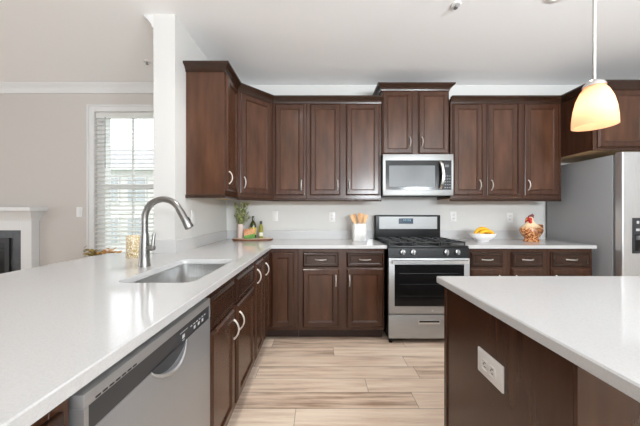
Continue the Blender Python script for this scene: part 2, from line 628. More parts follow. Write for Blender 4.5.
# ------------------------------------------------------------------ outdoors
struct(MB().box(-40, 20, D + 0.6, 40, -0.7, -0.6).build('ground', 'lawn'))
hs = thing('house', 'pale neighbouring house with grey roof seen through the blind', 'house', (-8.4, 11.0, -0.6))
m = MB()
m.box(-13, -5.2, 11, 16, -0.6, 3.15)
for i in range(24):
    m.box(-13, -5.2, 10.985, 11.0, -0.55 + i * 0.15, -0.55 + i * 0.15 + 0.03)
m.local(hs).build('siding_wall', 'siding', hs)
m = MB().rings([[(-13.3, 10.6, 3.1), (-13.3, 13.5, 4.6), (-13.3, 16.4, 3.1)], [(-4.9, 10.6, 3.1), (-4.9, 13.5, 4.6), (-4.9, 16.4, 3.1)]])
m.local(hs).build('roof', 'shingle', hs)
MB().box(-13.3, -4.9, 10.55, 10.62, 2.98, 3.16).local(hs).build('eave_trim', 'trim', hs)
for x0, z0 in ((-9.3, 1.6), (-8.15, 1.6), (-7.0, 1.6), (-9.3, -0.1), (-8.15, -0.1), (-7.0, -0.1)):
    f = MB().box(x0, x0 + 0.85, 10.94, 11.0, z0, z0 + 1.15).local(hs).build('window', 'trim', hs)
    q = MB()
    for a in (0, 1):
        for b in (0, 1):
            q.box(x0 + 0.07 + a * 0.37, x0 + 0.41 + a * 0.37, 10.92, 10.94, z0 + 0.07 + b * 0.52, z0 + 0.56 + b * 0.52)
    q.local(hs).build('pane', 'panes', f)


# ------------------------------------------------------------------ cabinets
def pull(mb_parent, x, z, y, vertical=True, L=0.105):
    """arched bar pull on a front that faces -y"""
    pts, rs = [], []
    for i in range(13):
        t = i / 12
        s = (t - 0.5) * L
        out = 0.028 * (math.sin(PI * t) ** 0.7)
        p = (x, y - out, z + s) if vertical else (x + s, y - out, z)
        pts.append(p)
        rs.append(0.0046 if 0 < i < 12 else 0.006)
    m = MB().tube(pts, rs, 8)
    return m.build('handle', 'nickel', mb_parent)


def front(root, kind, x0, x1, z0, z1, hx=None, hz=None, y=0.0, mtx=None):
    m = MB()
    if kind == 'drawer':
        m.panel(x0, x1, z0, z1, y, 0.02, 0.024, 0.005)
    else:
        m.panel(x0, x1, z0, z1, y, 0.02, 0.05, 0.009)
    if mtx:
        m.xf(mtx)
    o = m.build('drawer' if kind == 'drawer' else ('false_front' if kind == 'false' else 'door'), 'wood_h' if kind == 'drawer' else 'wood', root)
    o.data.materials.append(M['wood_sheen_h' if kind == 'drawer' else 'wood_sheen'])
    if hx is not None:
        h = pull(o, hx, hz, y - 0.02, kind != 'drawer')
        if mtx:
            h.data.transform(mtx)
    return o


def frame_part(root, w, z0, z1, stiles, rails, y0=0.0, t=0.02):
    m = MB()
    for a, b in stiles:
        m.box(a, b, y0, y0 + t, z0, z1, 0.0012, 1)
    for a, b in rails:
        xs = sorted(stiles)
        for (p, q), (r, s) in zip(xs, xs[1:]):
            m.box(q, r, y0 + 0.0004, y0 + t, a, b)
    return m.build('face_frame', 'wood', root)


# ---- wall cabinets
UZ0, UZ1 = 1.372, 2.44
UF = 2.77           # front plane of the wall cabinets
RUNL = [(LW, 2.15), (-0.79, 2.15), (-0.79, 2.48), (-0.50, UF), (0.652, UF)]
RUNR = [(1.388, UF), (2.57, UF), (2.57, 2.45), (3.60, 2.45)]
CROWN = [(0, 2.385), (0.006, 2.385), (0.01, 2.402), (0.026, 2.422), (0.044, 2.434), (0.048, 2.438), (0.048, 2.452), (0, 2.452)]
RAIL = [(-0.018, 1.344), (0.006, 1.344), (0.009, 1.35), (0.009, 1.366), (0.004, UZ0), (-0.018, UZ0)]


def mould(root, run, i0, i1, crown=CROWN, rail=RAIL):
    if crown:
        MB().sweep(run, crown, i0, i1).local(root).build('crown_moulding', 'wood_h', root)
    if rail:
        MB().sweep(run, rail, i0, i1).local(root).build('light_rail', 'wood_h', root)


def wall_cabinet(label, x0, x1, doors, run, i0, i1, group='wall cabinets'):
    w = x1 - x0
    r = thing('wall_cabinet', label, 'cabinet', (x0, UF, UZ0), 0, group)
    MB().box(0.001, w - 0.001, 0.02, D - UF - 0.001, 0.004, UZ1 - UZ0).build('body', 'wood', r)
    MB().box(0.012, w - 0.012, 0.022, D - UF - 0.004, 0.0, 0.004).build('bottom_panel', 'maple', r)
    st = [(0.001, 0.04), (w - 0.04, w - 0.001)]
    if len(doors) == 2:
        st.append((w / 2 - 0.04, w / 2 + 0.04))
    frame_part(r, w, 0, UZ1 - UZ0, st, [(0, 0.045), (UZ1 - UZ0 - 0.06, UZ1 - UZ0)])
    for a, b, hx in doors:
        front(r, 'door', a - x0, b - x0, 1.407 - UZ0, 2.378 - UZ0, hx - x0, 1.515 - UZ0)
    mould(r, run, i0, i1)
    return r


# left wall cabinet with the end panel towards the camera
r = thing('wall_cabinet', 'narrow dark wall cabinet on the left wall, broad side panel to the front', 'cabinet', (-0.79, 2.15, UZ0), PI / 2, 'wall cabinets')
MB().box(0.012, 0.329, 0.02, 0.319, 0.004, UZ1 - UZ0).build('body', 'wood', r)
MB().box(0.014, 0.326, 0.022, 0.316, 0, 0.004).build('bottom_panel', 'maple', r)
MB().box(0.0, 0.012, 0.002, 0.319, 0, UZ1 - UZ0, 0.001, 1).build('end_panel', 'wood_sheen', r)
frame_part(r, 0.33, 0, UZ1 - UZ0, [(0.0125, 0.04), (0.3, 0.329)], [(0, 0.045), (UZ1 - UZ0 - 0.06, UZ1 - UZ0)])
front(r, 'door', 0.02, 0.312, 1.407 - UZ0, 2.378 - UZ0, 0.055, 1.52 - UZ0)
mould(r, RUNL, 0, 2)

# diagonal corner cabinet
r = thing('corner_wall_cabinet', 'diagonal dark wall cabinet across the left corner above the plant', 'cabinet', (-0.79, 2.48, UZ0), PI / 4, 'wall cabinets')
e = 0.014
poly = [(LW + 0.001, D - 0.001), (LW + 0.001, 2.481), (-0.79, 2.481), (-0.79 - e, 2.48 + e), (-0.50 - e, UF + e), (-0.501, UF), (-0.501, D - 0.001)]
poly = [(LW + 0.001, D - 0.001), (LW + 0.001, 2.482), (-0.802, 2.482), (-0.502, 2.782), (-0.502, D - 0.001)]
MB().prism(poly, UZ0 + 0.004, UZ1).local(r).build('body', 'wood', r)
poly2 = [(LW + 0.01, D - 0.01), (LW + 0.01, 2.495), (-0.806, 2.495), (-0.512, 2.79), (-0.512, D - 0.01)]
MB().prism(poly2, UZ0, UZ0 + 0.004).local(r).build('bottom_panel', 'maple', r)
dw = 0.29 * math.sqrt(2)
frame_part(r, dw, 0, UZ1 - UZ0, [(0.002, 0.045), (dw - 0.045, dw - 0.002)], [(0, 0.045), (UZ1 - UZ0 - 0.06, UZ1 - UZ0)], 0.0, 0.009)
front(r, 'door', 0.03, dw - 0.03, 1.407 - UZ0, 2.378 - UZ0, 0.065, 1.515 - UZ0)
mould(r, RUNL, 2, 3)

# the back run on the left is two boxes under one moulding line; split the line at their joint
RUNL2 = RUNL[:4] + [(-0.145, UF), (0.652, UF)]
wall_cabinet('single door dark wall cabinet just right of the diagonal corner cabinet', -0.50, -0.145, [(-0.478, -0.166, -0.196)], RUNL2, 3, 4)
wall_cabinet('double door dark wall cabinet touching the left side of the microwave', -0.145, 0.652, [(-0.106, 0.217, 0.187), (0.276, 0.632, 0.308)], RUNL2, 4, 5)
RUNR2 = [RUNR[0], (2.155, UF)] + RUNR[1:]
wall_cabinet('double door dark wall cabinet touching the right side of the microwave', 1.388, 2.155, [(1.412, 1.723, 1.69), (1.778, 2.10, 1.815)], RUNR2, 0, 1)
wall_cabinet('single door dark wall cabinet next to the deep cabinet over the refrigerator', 2.155, 2.57, [(2.155 + 0.02, 2.535, 2.205)], RUNR2, 1, 2)

# raised cabinet above the microwave
TX0, TX1 = 0.655, 1.375
r = thing('raised_wall_cabinet', 'short raised dark cabinet directly above the microwave, higher crown than its neighbours', 'cabinet', (TX0, UF, 1.832), 0, 'wall cabinets')
w = TX1 - TX0
MB().box(0, w, 0.02, D - UF - 0.001, 0.0, 0.73).build('body', 'wood', r)
frame_part(r, w, 0, 0.73, [(0, 0.03), (w / 2 - 0.03, w / 2 + 0.03), (w - 0.03, w)], [(0, 0.02), (0.68, 0.73)])
front(r, 'door', 0.006, w / 2 - 0.05 + 0.018, 0.012, 0.685, w / 2 - 0.064, 1.972 - 1.832)
front(r, 'door', w / 2 + 0.03, w - 0.006, 0.012, 0.685, w / 2 + 0.064, 1.972 - 1.832)
C2 = [(o, z - 2.385 + 2.522) for o, z in CROWN]
MB().sweep([(TX0, D - 0.001), (TX0, UF), (TX1, UF), (TX1, D - 0.001)], C2, 0, 3).local(r).build('crown_moulding', 'wood_h', r)

# deep cabinet over the refrigerator
FX0, FX1, FY = 2.57, 3.60, 2.45
FZ = 1.812
r = thing('deep_wall_cabinet', 'deep dark cabinet hanging over the refrigerator, side panel in view', 'cabinet', (FX0, FY, FZ), 0, 'wall cabinets')
w = FX1 - FX0
MB().box(0.001, w, 0.02, D - FY - 0.001, 0.004, UZ1 - FZ).build('body', 'wood', r)
MB().box(0.02, w - 0.02, 0.03, D - FY - 0.004, 0.0, 0.004).build('bottom_panel', 'maple', r)
frame_part(r, w, 0, UZ1 - FZ, [(0.001, 0.045), (w / 2 - 0.04, w / 2 + 0.04), (w - 0.045, w)], [(0, 0.03), (UZ1 - FZ - 0.06, UZ1 - FZ)])
front(r, 'door', 0.04, w / 2 - 0.025, 0.022, 2.378 - FZ, w / 2 - 0.06, 0.12)
front(r, 'door', w / 2 + 0.025, w - 0.04, 0.022, 2.378 - FZ, w / 2 + 0.06, 0.12)
MB().sweep(RUNR2, CROWN, 2, 4).local(r).build('crown_moulding', 'wood_h', r)

# ---- base cabinets
BF = 2.485          # front plane along the back wall
BX = -0.49          # front plane along the peninsula
BTOP = 0.883
DT, DB, OT, OB = 0.847, 0.705, 0.692, 0.13


def base_cabinet(label, loc, rz, w, fronts, stiles, depth=0.6, rails=None, hollow=False):
    r = thing('base_cabinet', label, 'cabinet', loc, rz, 'base cabinets')
    if hollow:
        m = MB().box(0.001, 0.02, 0.02, depth, 0.1, BTOP).box(w - 0.02, w - 0.001, 0.02, depth, 0.1, BTOP)
        m.box(0.02, w - 0.02, 0.02, depth, 0.1, 0.12).box(0.02, w - 0.02, depth - 0.01, depth, 0.12, BTOP)
        m.build('body', 'wood', r)
    else:
        MB().box(0.001, w - 0.001, 0.02, depth, 0.1, BTOP).build('body', 'wood', r)
    MB().box(0.001, w - 0.001, 0.075, 0.09, 0.001, 0.1).build('toe_kick', 'toe', r)
    frame_part(r, w, 0.1, BTOP, stiles, rails or [(0.1, 0.145), (0.68, 0.715), (0.835, BTOP)])
    for f in fronts:
        front(r, *f)
    return r


# along the back wall
w = 0.825
base_cabinet('dark base cabinet left of the range with two drawers over two doors', (-0.21, BF, 0), 0, w,
             [('drawer', 0.045, 0.388, DB, DT, 0.217, 0.778), ('drawer', 0.462, 0.812, DB, DT, 0.637, 0.778),
              ('door', 0.045, 0.388, OB, OT, 0.36, 0.577), ('door', 0.462, 0.812, OB, OT, 0.49, 0.577)],
             [(0.001, 0.06), (0.375, 0.475), (w - 0.03, w - 0.001)])
for x0, x1, a, b, lab in ((1.41, 1.79, 1.432, 1.742, 'dark base cabinet right beside the range below the fruit bowl'),
                          (1.79, 2.172, 1.822, 2.12, 'middle one of three dark base cabinets right of the range'),
                          (2.172, 2.60, 2.20, 2.575, 'dark base cabinet beside the refrigerator below the ceramic rooster')):
    base_cabinet(lab, (x0, BF, 0), 0, x1 - x0,
                 [('drawer', a - x0, b - x0, DB, DT, (a + b) / 2 - x0, 0.778), ('door', a - x0, b - x0, OB, OT, (b - x0 - 0.04) if x0 < 1.5 else (a - x0 + 0.04), 0.575)],
                 [(0.001, a - x0 + 0.015), (b - x0 - 0.015, x1 - x0 - 0.001)])

# corner cabinet with a pair of doors meeting at the inside corner
r = thing('corner_base_cabinet', 'dark corner base cabinet whose doors meet in the inside corner', 'cabinet', (BX, BF, 0), 0, 'base cabinets')
poly = [(LW + 0.001, D - 0.001), (LW + 0.001, 2.192), (BX - 0.001, 2.192), (BX - 0.001, BF + 0.001), (-0.212, BF + 0.001), (-0.212, D - 0.001)]
MB().prism(poly, 0.1, BTOP).local(r).build('body', 'wood', r)
m = MB().box(BX - 0.09, BX - 0.075, 2.192, BF + 0.09, 0.001, 0.1).box(BX - 0.075, -0.212, BF + 0.075, BF + 0.09, 0.001, 0.1)
m.local(r).build('toe_kick', 'toe', r)
front(r, 'door', 0.026, 0.243, OB, DT)
mt = Matrix.Rotation(PI / 2, 4, 'Z')
front(r, 'door', -0.277, -0.026, OB, DT, -0.235, 0.735, mtx=mt)

# along the peninsula (facing the aisle)
base_cabinet('dark sink base cabinet beside the dishwasher with two doors below false fronts', (BX, 1.115, 0), PI / 2, 0.785,
             [('drawer', 0.022, 0.33, DB, DT), ('drawer', 0.375, 0.762, DB, DT),
              ('door', 0.022, 0.33, OB, OT, 0.303, 0.585), ('door', 0.375, 0.762, OB, OT, 0.402, 0.593)],
             [(0.001, 0.04), (0.315, 0.39), (0.745, 0.784)], 0.6, hollow=True)
base_cabinet('slim full height door dark base cabinet between sink cabinet and corner cabinet', (BX, 1.90, 0), PI / 2, 0.29,
             [('door', 0.018, 0.272, OB, DT, 0.05, 0.745)], [(0.001, 0.035), (0.255, 0.289)], 0.6, [(0.1, 0.145), (0.835, BTOP)])
base_cabinet('dark base cabinet closing the near end of the peninsula beside the dishwasher', (BX, -0.04, 0), PI / 2, 0.549,
             [('drawer', 0.022, 0.527, DB, DT, 0.27, 0.778), ('door', 0.022, 0.527, OB, OT, 0.49, 0.585)],
             [(0.001, 0.04), (0.509, 0.548)], 0.6)

# ------------------------------------------------------------------ worktops
CT0, CT1 = 0.884, 0.914


def slab(outline, z0, z1, hole=None, ch=0.003):
    """flat slab from an outline (counter clockwise) with an optional hole of its own outline"""
    m = MB()
    bm = m.bm
    def ring(pts, z, ins=0.0):
        n = len(pts)
        out = []
        for i in range(n):
            p0, p1, p2 = Vector(pts[i - 1]), Vector(pts[i]), Vector(pts[(i + 1) % n])
            d1, d2 = (p1 - p0).normalized(), (p2 - p1).normalized()
            n1, n2 = Vector((-d1.y, d1.x)), Vector((-d2.y, d2.x))
            k = (n1 + n2)
            k = k / max(0.3, k.dot(n1)) if k.length > 1e-6 else n1
            q = p1 + k * ins
            out.append(bm.verts.new((q.x, q.y, z)))
        return out
    def skirt(a, b):
        for i in range(len(a)):
            bm.faces.new((a[i], a[(i + 1) % len(a)], b[(i + 1) % len(b)], b[i]))
    r0, r1, r2 = ring(outline, z0), ring(outline, z1 - ch), ring(outline, z1, ch)
    skirt(r0, r1)
    skirt(r1, r2)
    tops, bots = [r2], [r0]
    if hole:
        h0, h1, h2 = ring(hole, z0), ring(hole, z1 - ch), ring(hole, z1, -ch * 0.7)
        skirt(h1, h0)
        skirt(h2, h1)
        tops.append(h2)
        bots.append(h0)
    for rs in (tops, bots):
        es = []
        for q in rs:
            for i in range(len(q)):
                e = bm.edges.get((q[i], q[(i + 1) % len(q)]))
                es.append(e)
        bmesh.ops.triangle_fill(bm, edges=es, use_beauty=True)
    return m


def rrect(x0, x1, y0, y1, r, n=6):
    pts = []
    for cx, cy, a0 in ((x1 - r, y0 + r, -PI / 2), (x1 - r, y1 - r, 0), (x0 + r, y1 - r, PI / 2), (x0 + r, y0 + r, PI)):
        for i in range(n + 1):
            a = a0 + i / n * PI / 2
            pts.append((cx + r * math.cos(a), cy + r * math.sin(a)))
    return pts


SX0, SX1, SY0, SY1 = -0.905, -0.56, 1.14, 1.715
ct = thing('countertop', 'white quartz worktop of the peninsula running round the corner to the range', 'countertop', (-0.8, 1.2, CT0), 0, 'quartz worktops')
out = [(-1.61, -0.05), (-0.457, -0.05), (-0.457, 2.45), (0.631, 2.45), (0.631, D - 0.001), (LW + 0.001, D - 0.001), (LW + 0.001, 1.989), (-1.61, 1.989)]
slab(out, CT0, CT1, rrect(SX0, SX1, SY0, SY1, 0.05)).local(ct).build('slab', 'quartz', ct)
m = MB()
m.box(-1.272, LW + 0.018, 1.971, 1.989, CT1, CT1 + 0.1, 0.0015, 1)
m.box(LW, LW + 0.018, 1.99, D - 0.019, CT1, CT1 + 0.1, 0.0015, 1)
m.box(LW + 0.001, 0.631, D - 0.019, D - 0.001, CT1, CT1 + 0.1, 0.0015, 1)
m.local(ct).build('backsplash', 'quartz', ct)
ct2 = thing('countertop', 'short white quartz worktop between the range and the refrigerator', 'countertop', (2.0, 2.8, CT0), 0, 'quartz worktops')
slab([(1.396, 2.45), (2.608, 2.45), (2.608, D - 0.001), (1.396, D - 0.001)], CT0, CT1).local(ct2).build('slab', 'quartz', ct2)
MB().box(1.396, 2.608, D - 0.019, D - 0.001, CT1, CT1 + 0.1, 0.0015, 1).local(ct2).build('backsplash', 'quartz', ct2)

# ------------------------------------------------------------------ island
il = thing('kitchen_island', 'dark wooden kitchen island body under the right hand white worktop', 'island', (1.4, 0.93, 0))
MB().box(0.612, 2.15, 0.626, 1.228, 0.1, BTOP).local(il).build('body', 'wood', il)
MB().box(0.60, 0.612, 0.616, 1.222, 0.0, BTOP, 0.001, 1).local(il).build('end_panel', 'wood', il)
MB().box(0.60, 2.15, 0.606, 0.6155, 0.0, BTOP, 0.001, 1).local(il).build('back_panel', 'wood', il)
MB().box(0.594, 0.622, 1.222, 1.246, 0.0, BTOP, 0.002, 1).local(il).build('corner_post', 'wood', il)
MB().box(0.63, 2.14, 1.14, 1.155, 0.001, 0.1).local(il).build('toe_kick', 'toe', il)
for i in range(3):
    a = 0.64 + i * 0.5
    o = MB().panel(-a - 0.47, -a, OB, OT, 0, 0.02, 0.05, 0.009).xf(Matrix.Translation((0, 1.228, 0)) @ Matrix.Rotation(PI, 4, 'Z')).local(il).build('door', 'wood', il)
    o = MB().panel(-a - 0.47, -a, DB, DT, 0, 0.02, 0.012, 0.004).xf(Matrix.Translation((0, 1.228, 0)) @ Matrix.Rotation(PI, 4, 'Z')).local(il).build('drawer', 'wood_h', il)
it = slab([(0.566, 0.10), (2.19, 0.10), (2.19, 1.262), (0.566, 1.262)], CT0, CT1, None, 0.004)  # near overhang stretched out of view to shade the back panel
ito = it.build('countertop', 'quartz')
tag(ito, 'white quartz worktop of the kitchen island in the right foreground', 'countertop', 'quartz worktops')


# ------------------------------------------------------------------ outlets and switches
def outlet(label, mtx_loc, rz, kind, w=0.072, h=0.117):
    """plate facing -y before rotation"""
    r = thing('wall_outlet' if kind != 'switch' else 'wall_switch', label, 'outlet' if kind != 'switch' else 'switch', mtx_loc, rz, 'outlet and switch plates')
    MB().box(-w / 2, w / 2, -0.006, 0.0, -h / 2, h / 2, 0.0025).build('plate', 'white', r)
    if kind == 'duplex':
        for s in (-1, 1):
            q = MB().box(-0.016, 0.016, -0.0085, -0.006, s * 0.02 - 0.014, s * 0.02 + 0.014, 0.004).build('receptacle', 'white', r)
            MB().box(-0.008, -0.0055, -0.0092, -0.0085, s * 0.02 - 0.003, s * 0.02 + 0.006).box(0.0055, 0.008, -0.0092, -0.0085, s * 0.02 - 0.003, s * 0.02 + 0.006) \
                .box(-0.0025, 0.0025, -0.0092, -0.0085, s * 0.02 - 0.010, s * 0.02 - 0.006).build('slot', 'slot', q)
    else:
        MB().box(-0.017, 0.017, -0.009, -0.006, -0.034, 0.034, 0.002).build('rocker', 'white', r)
    return r


outlet('white switch plate on the back wall right of the oil bottles', (-0.535, D, 1.182), 0, 'switch')
outlet('white outlet plate on the back wall above left of the utensil crock', (0.143, D, 1.170), 0, 'duplex')
outlet('white outlet plate on the back wall between range and fruit bowl', (1.583, D, 1.178), 0, 'duplex')
outlet('white outlet plate on the back wall between fruit bowl and rooster', (2.253, D, 1.166), 0, 'duplex')
outlet('white switch plate on the left wall beside the faucet spout', (LW, 2.27, 1.185), PI / 2, 'switch')
outlet('white switch plate on the living room wall between fireplace and window', (-2.855, D, 1.232), 0, 'switch')
# the plate on the island lies on its side
ro = thing('island_outlet', 'white sideways outlet plate on the dark end panel of the island', 'outlet', (0.60, 0.912, 0.675), -PI / 2, 'outlet and switch plates')
MB().box(-0.067, 0.067, -0.007, 0.0, -0.044, 0.044, 0.003).build('plate', 'white', ro)
for s in (-1, 1):
    q = MB().box(s * 0.02 - 0.015, s * 0.02 + 0.015, -0.0095, -0.007, -0.017, 0.017, 0.005).build('receptacle', 'white', ro)
    MB().box(s * 0.02 - 0.004, s * 0.02 + 0.005, -0.0102, -0.0095, 0.006, 0.0085).box(s * 0.02 - 0.004, s * 0.02 + 0.005, -0.0102, -0.0095, -0.0085, -0.006) \
        .box(s * 0.02 - 0.010, s * 0.02 - 0.006, -0.0102, -0.0095, -0.0025, 0.0025).build('slot', 'slot', q)

# ------------------------------------------------------------------ dishwasher
dw = thing('dishwasher', 'stainless steel dishwasher built in under the peninsula worktop', 'dishwasher', (BX, 0.512, 0), PI / 2)
wd = 0.6
MB().box(0.004, wd - 0.004, 0.01, 0.56, 0.1, 0.868).build('tub', 'dark', dw)
MB().box(0.003, wd - 0.003, -0.022, 0.01, 0.115, 0.775, 0.004).build('door_panel', 'dw_steel', dw)
m = MB()
m.box(0.003, wd - 0.003, -0.022, 0.01, 0.829, 0.858, 0.003)
m.box(0.003, 0.014, -0.022, 0.01, 0.776, 0.829).box(wd - 0.014, wd - 0.003, -0.022, 0.01, 0.776, 0.829)
m.build('top_band', 'steel', dw)
cp = MB().box(0.014, wd - 0.014, -0.0205, 0.01, 0.776, 0.829).build('control_strip', 'dark', dw)
m = MB()
for i in range(7):
    m.box(0.03 + i * 0.018, 0.043 + i * 0.018, -0.0228, -0.0218, 0.833, 0.837)
m.build('vent_slots', 'slot', dw)
m = MB()
for i in range(6):
    m.box(0.43 + i * 0.022, 0.442 + i * 0.022, -0.0213, -0.0205, 0.806, 0.809)
for i in range(3):
    m.box(0.455 + i * 0.032, 0.468 + i * 0.032, -0.0213, -0.0205, 0.788, 0.799)
m.box(0.375, 0.39, -0.0213, -0.0205, 0.79, 0.802).box(0.36, 0.41, -0.0213, -0.0205, 0.812, 0.8135).box(0.376, 0.389, -0.0213, -0.0205, 0.783, 0.785)
m.build('printed_symbols', 'mark', cp)
# pocket handle below the strip: dark scoop with a bright bowed lip
def scoop(t, k=1.0):
    return 0.205 + 0.19 * t, k * 0.047 * math.sin(PI * t) ** 0.75 + 0.001
m = MB()
up = [scoop(i / 20, 0.86) for i in range(21)]
lo_ = [(0.205, 0.7795)] + [(x, 0.7795 - d_) for x, d_ in up] + [(0.395, 0.7795)]
m.rings([[(x, -0.0222, z_) for x, z_ in lo_], [(x, -0.0235, z_) for x, z_ in lo_]]).build('handle_recess', 'dark', dw)
m = MB()
loops = []
for i in range(21):
    t = i / 20
    x, d_ = scoop(t)
    b_ = math.sin(PI * t)
    z_ = 0.7785 - d_
    h_ = 0.0035 + 0.006 * b_
    o_ = 0.004 + 0.022 * b_
    loops.append([(x, -0.022, z_ - h_), (x, -0.022 - o_ * 0.8, z_ - h_ * 0.5), (x, -0.022 - o_, z_ + h_ * 0.6), (x, -0.022 - o_ * 0.75, z_ + h_), (x, -0.022, z_ + h_ * 0.3)])
m.rings(loops).build('pocket_handle', 'steel', dw)
MB().box(0.02, wd - 0.02, 0.04, 0.055, 0.0, 0.1).build('toe_panel', 'black', dw)

# ------------------------------------------------------------------ sink and faucet
sk = thing('sink', 'stainless steel undermount sink set in the peninsula worktop', 'sink', ((SX0 + SX1) / 2, (SY0 + SY1) / 2, 0.68))
m = MB()
def rr(ins, z, r):
    return [(p[0], p[1], z) for p in rrect(SX0 + ins, SX1 - ins, SY0 + ins, SY1 - ins, r)]
m.rings([rr(-0.012, CT0 - 0.0016, 0.06), rr(0.004, CT0 - 0.0016, 0.046), rr(0.006, 0.72, 0.046), rr(0.02, 0.70, 0.042), rr(0.05, 0.693, 0.03),
         rr(0.05, 0.689, 0.04), rr(0.015, 0.696, 0.058), rr(0.002, 0.718, 0.068), rr(0.0, CT0 - 0.004, 0.07), rr(-0.012, CT0 - 0.004, 0.08)][:5], True, False)
bm = m.bm
m.bm.faces.new([v for v in list(bm.verts)[-28:]])
m.local(sk)
bmesh.ops.delete(m.bm, geom=[f for f in m.bm.faces if len(f.verts) > 20 and f.calc_center_median().z > 0.15], context='FACES_ONLY')
o = m.build('basin', 'basin', sk)
md = o.modifiers.new('thickness', 'SOLIDIFY')
md.thickness = 0.002
md.offset = 0.0
MB().lathe([(0.0, 0), (0.05, 0), (0.052, 0.003), (0.04, 0.004), (0.03, 0.001), (0.0, 0.001)], ((SX0 + SX1) / 2, (SY0 + SY1) / 2, 0.694), 24).local(sk).build('drain', 'chrome', sk)

fx, fy = -1.005, 1.49
fa = thing('faucet', 'brushed steel gooseneck faucet standing behind the sink', 'faucet', (fx, fy, CT1))
MB().lathe([(0.031, 0), (0.031, 0.006), (0.0285, 0.012), (0.0265, 0.06), (0.024, 0.12), (0.021, 0.17), (0.019, 0.19)], (0, 0, 0), 28).build('base', 'faucet', fa)
path = [(0, 0, 0.185), (0, 0, 0.27)]
cx, rad = 0.106, 0.106
for i in range(1, 15):
    a = PI - i / 14 * PI * 0.86
    path.append((cx + rad * math.cos(a), 0, 0.272 + rad * math.sin(a) * 1.06))
MB().tube(path, 0.0175, 18).build('neck', 'faucet', fa)
p2, p1 = Vector(path[-1]), Vector(path[-2])
d = (p2 - p1).normalized()
sp = MB().tube([p2 - d * 0.004, p2 + d * 0.012, p2 + d * 0.05, p2 + d * 0.11, p2 + d * 0.116], [0.0185, 0.0195, 0.0205, 0.0245, 0.022], 20).build('spray_head', 'faucet', fa)
q = p2 + d * 0.065 + Vector((0.021, 0, 0.005))
MB().tube([q - d * 0.014, q, q + d * 0.014], [0.005, 0.0065, 0.005], 10).build('spray_button', 'slot', sp)
h = MB().tube([(0.016, 0, 0.105), (0.045, 0, 0.105), (0.056, 0, 0.105)], [0.016, 0.018, 0.013], 16).build('handle_hub', 'faucet', fa)
MB().tube([(0.046, 0, 0.112), (0.047, 0.004, 0.15), (0.050, 0.008, 0.19)], [0.0095, 0.0085, 0.0075], 12).build('lever', 'faucet', fa)

# ------------------------------------------------------------------ range
RXC = 1.0135
rg = thing('gas_range', 'stainless steel gas range with black cooktop between the base cabinets', 'stove', (RXC, 2.42, 0))
hw = 0.377
RF = 2.42
def R(m):
    return m.xf(Matrix.Translation((-RXC, -RF, 0)))
X0, X1 = RXC - hw, RXC + hw
R(MB().box(X0, X1, 2.445, 3.065, 0.05, 0.885)).build('body', 'black', rg)
R(MB().box(X0 - 0.001, X1 + 0.001, 2.43, 3.0, 0.885, 0.912, 0.006)).build('cooktop', 'black', rg)
# sloping knob panel
m = MB().rings([[(X0, 2.445, 0.805), (X0, 2.416, 0.805), (X0, 2.424, 0.892), (X0, 2.445, 0.905)], [(X1, 2.445, 0.805), (X1, 2.416, 0.805), (X1, 2.424, 0.892), (X1, 2.445, 0.905)]])
R(m).build('control_panel', 'black', rg)
for kx in (0.769, 0.866, 1.176, 1.278):
    k = R(MB().tube([(kx, 2.420, 0.856), (kx, 2.408, 0.855), (kx, 2.404, 0.855)], [0.027, 0.026, 0.022], 20)).build('knob', 'faucet', rg)
    R(MB().box(kx - 0.005, kx + 0.005, 2.388, 2.404, 0.833, 0.877, 0.003)).build('grip', 'steel', k)
# oven door
od = R(MB().box(X0 + 0.002, X1 - 0.002, 2.410, 2.445, 0.285, 0.80, 0.004)).build('oven_door', 'steel', rg)
R(MB().box(X0 + 0.055, X1 - 0.055, 2.4075, 2.412, 0.355, 0.742, 0.0015, 1)).build('oven_window', 'blackglass', od)
m = MB()
for zz in (0.45, 0.56, 0.66):
    m.tube([(X0 + 0.1, 2.4065, zz), (X1 - 0.1, 2.4065, zz)], 0.0012, 6)
R(m).build('rack_lines', 'dark', od)
pts = [(X0 + 0.03 + 0.694 * i / 12, 2.385 - 0.022 * math.sin(PI * i / 12), 0.772) for i in range(13)]
loops = [[(p[0], p[1] - 0.006, p[2] - 0.017), (p[0], p[1] - 0.008, p[2] + 0.013), (p[0], p[1] + 0.008, p[2] + 0.017), (p[0], p[1] + 0.01, p[2] - 0.012)] for p in pts]
m = MB().rings(loops)
m.box(X0 + 0.03, X0 + 0.055, 2.386, 2.411, 0.762, 0.782).box(X1 - 0.055, X1 - 0.03, 2.386, 2.411, 0.762, 0.782)
R(m).build('handle', 'steel_v', od)
R(MB().disc((RXC + 0.03, 2.411, 0.315), (0, -1, 0), 0.010, 0.002)).build('badge', 'mark', od)
# drawer
dr = R(MB().box(X0 + 0.002, X1 - 0.002, 2.410, 2.445, 0.055, 0.275, 0.004)).build('storage_drawer', 'steel', rg)
hd = R(MB().box(RXC - 0.10, RXC + 0.10, 2.4085, 2.4105, 0.188, 0.226, 0.001, 1)).build('recess_handle', 'steel_v', dr)
R(MB().box(RXC - 0.094, RXC + 0.094, 2.4075, 2.4087, 0.205, 0.222)).build('grip_slot', 'slot', hd)
for fx_, fy_ in ((X0 + 0.03, 2.46), (X1 - 0.03, 2.46), (X0 + 0.03, 3.0), (X1 - 0.03, 3.0)):
    R(MB().disc((fx_, fy_, 0.0005), (0, 0, 1), 0.018, 0.05)).build('foot', 'black', rg)
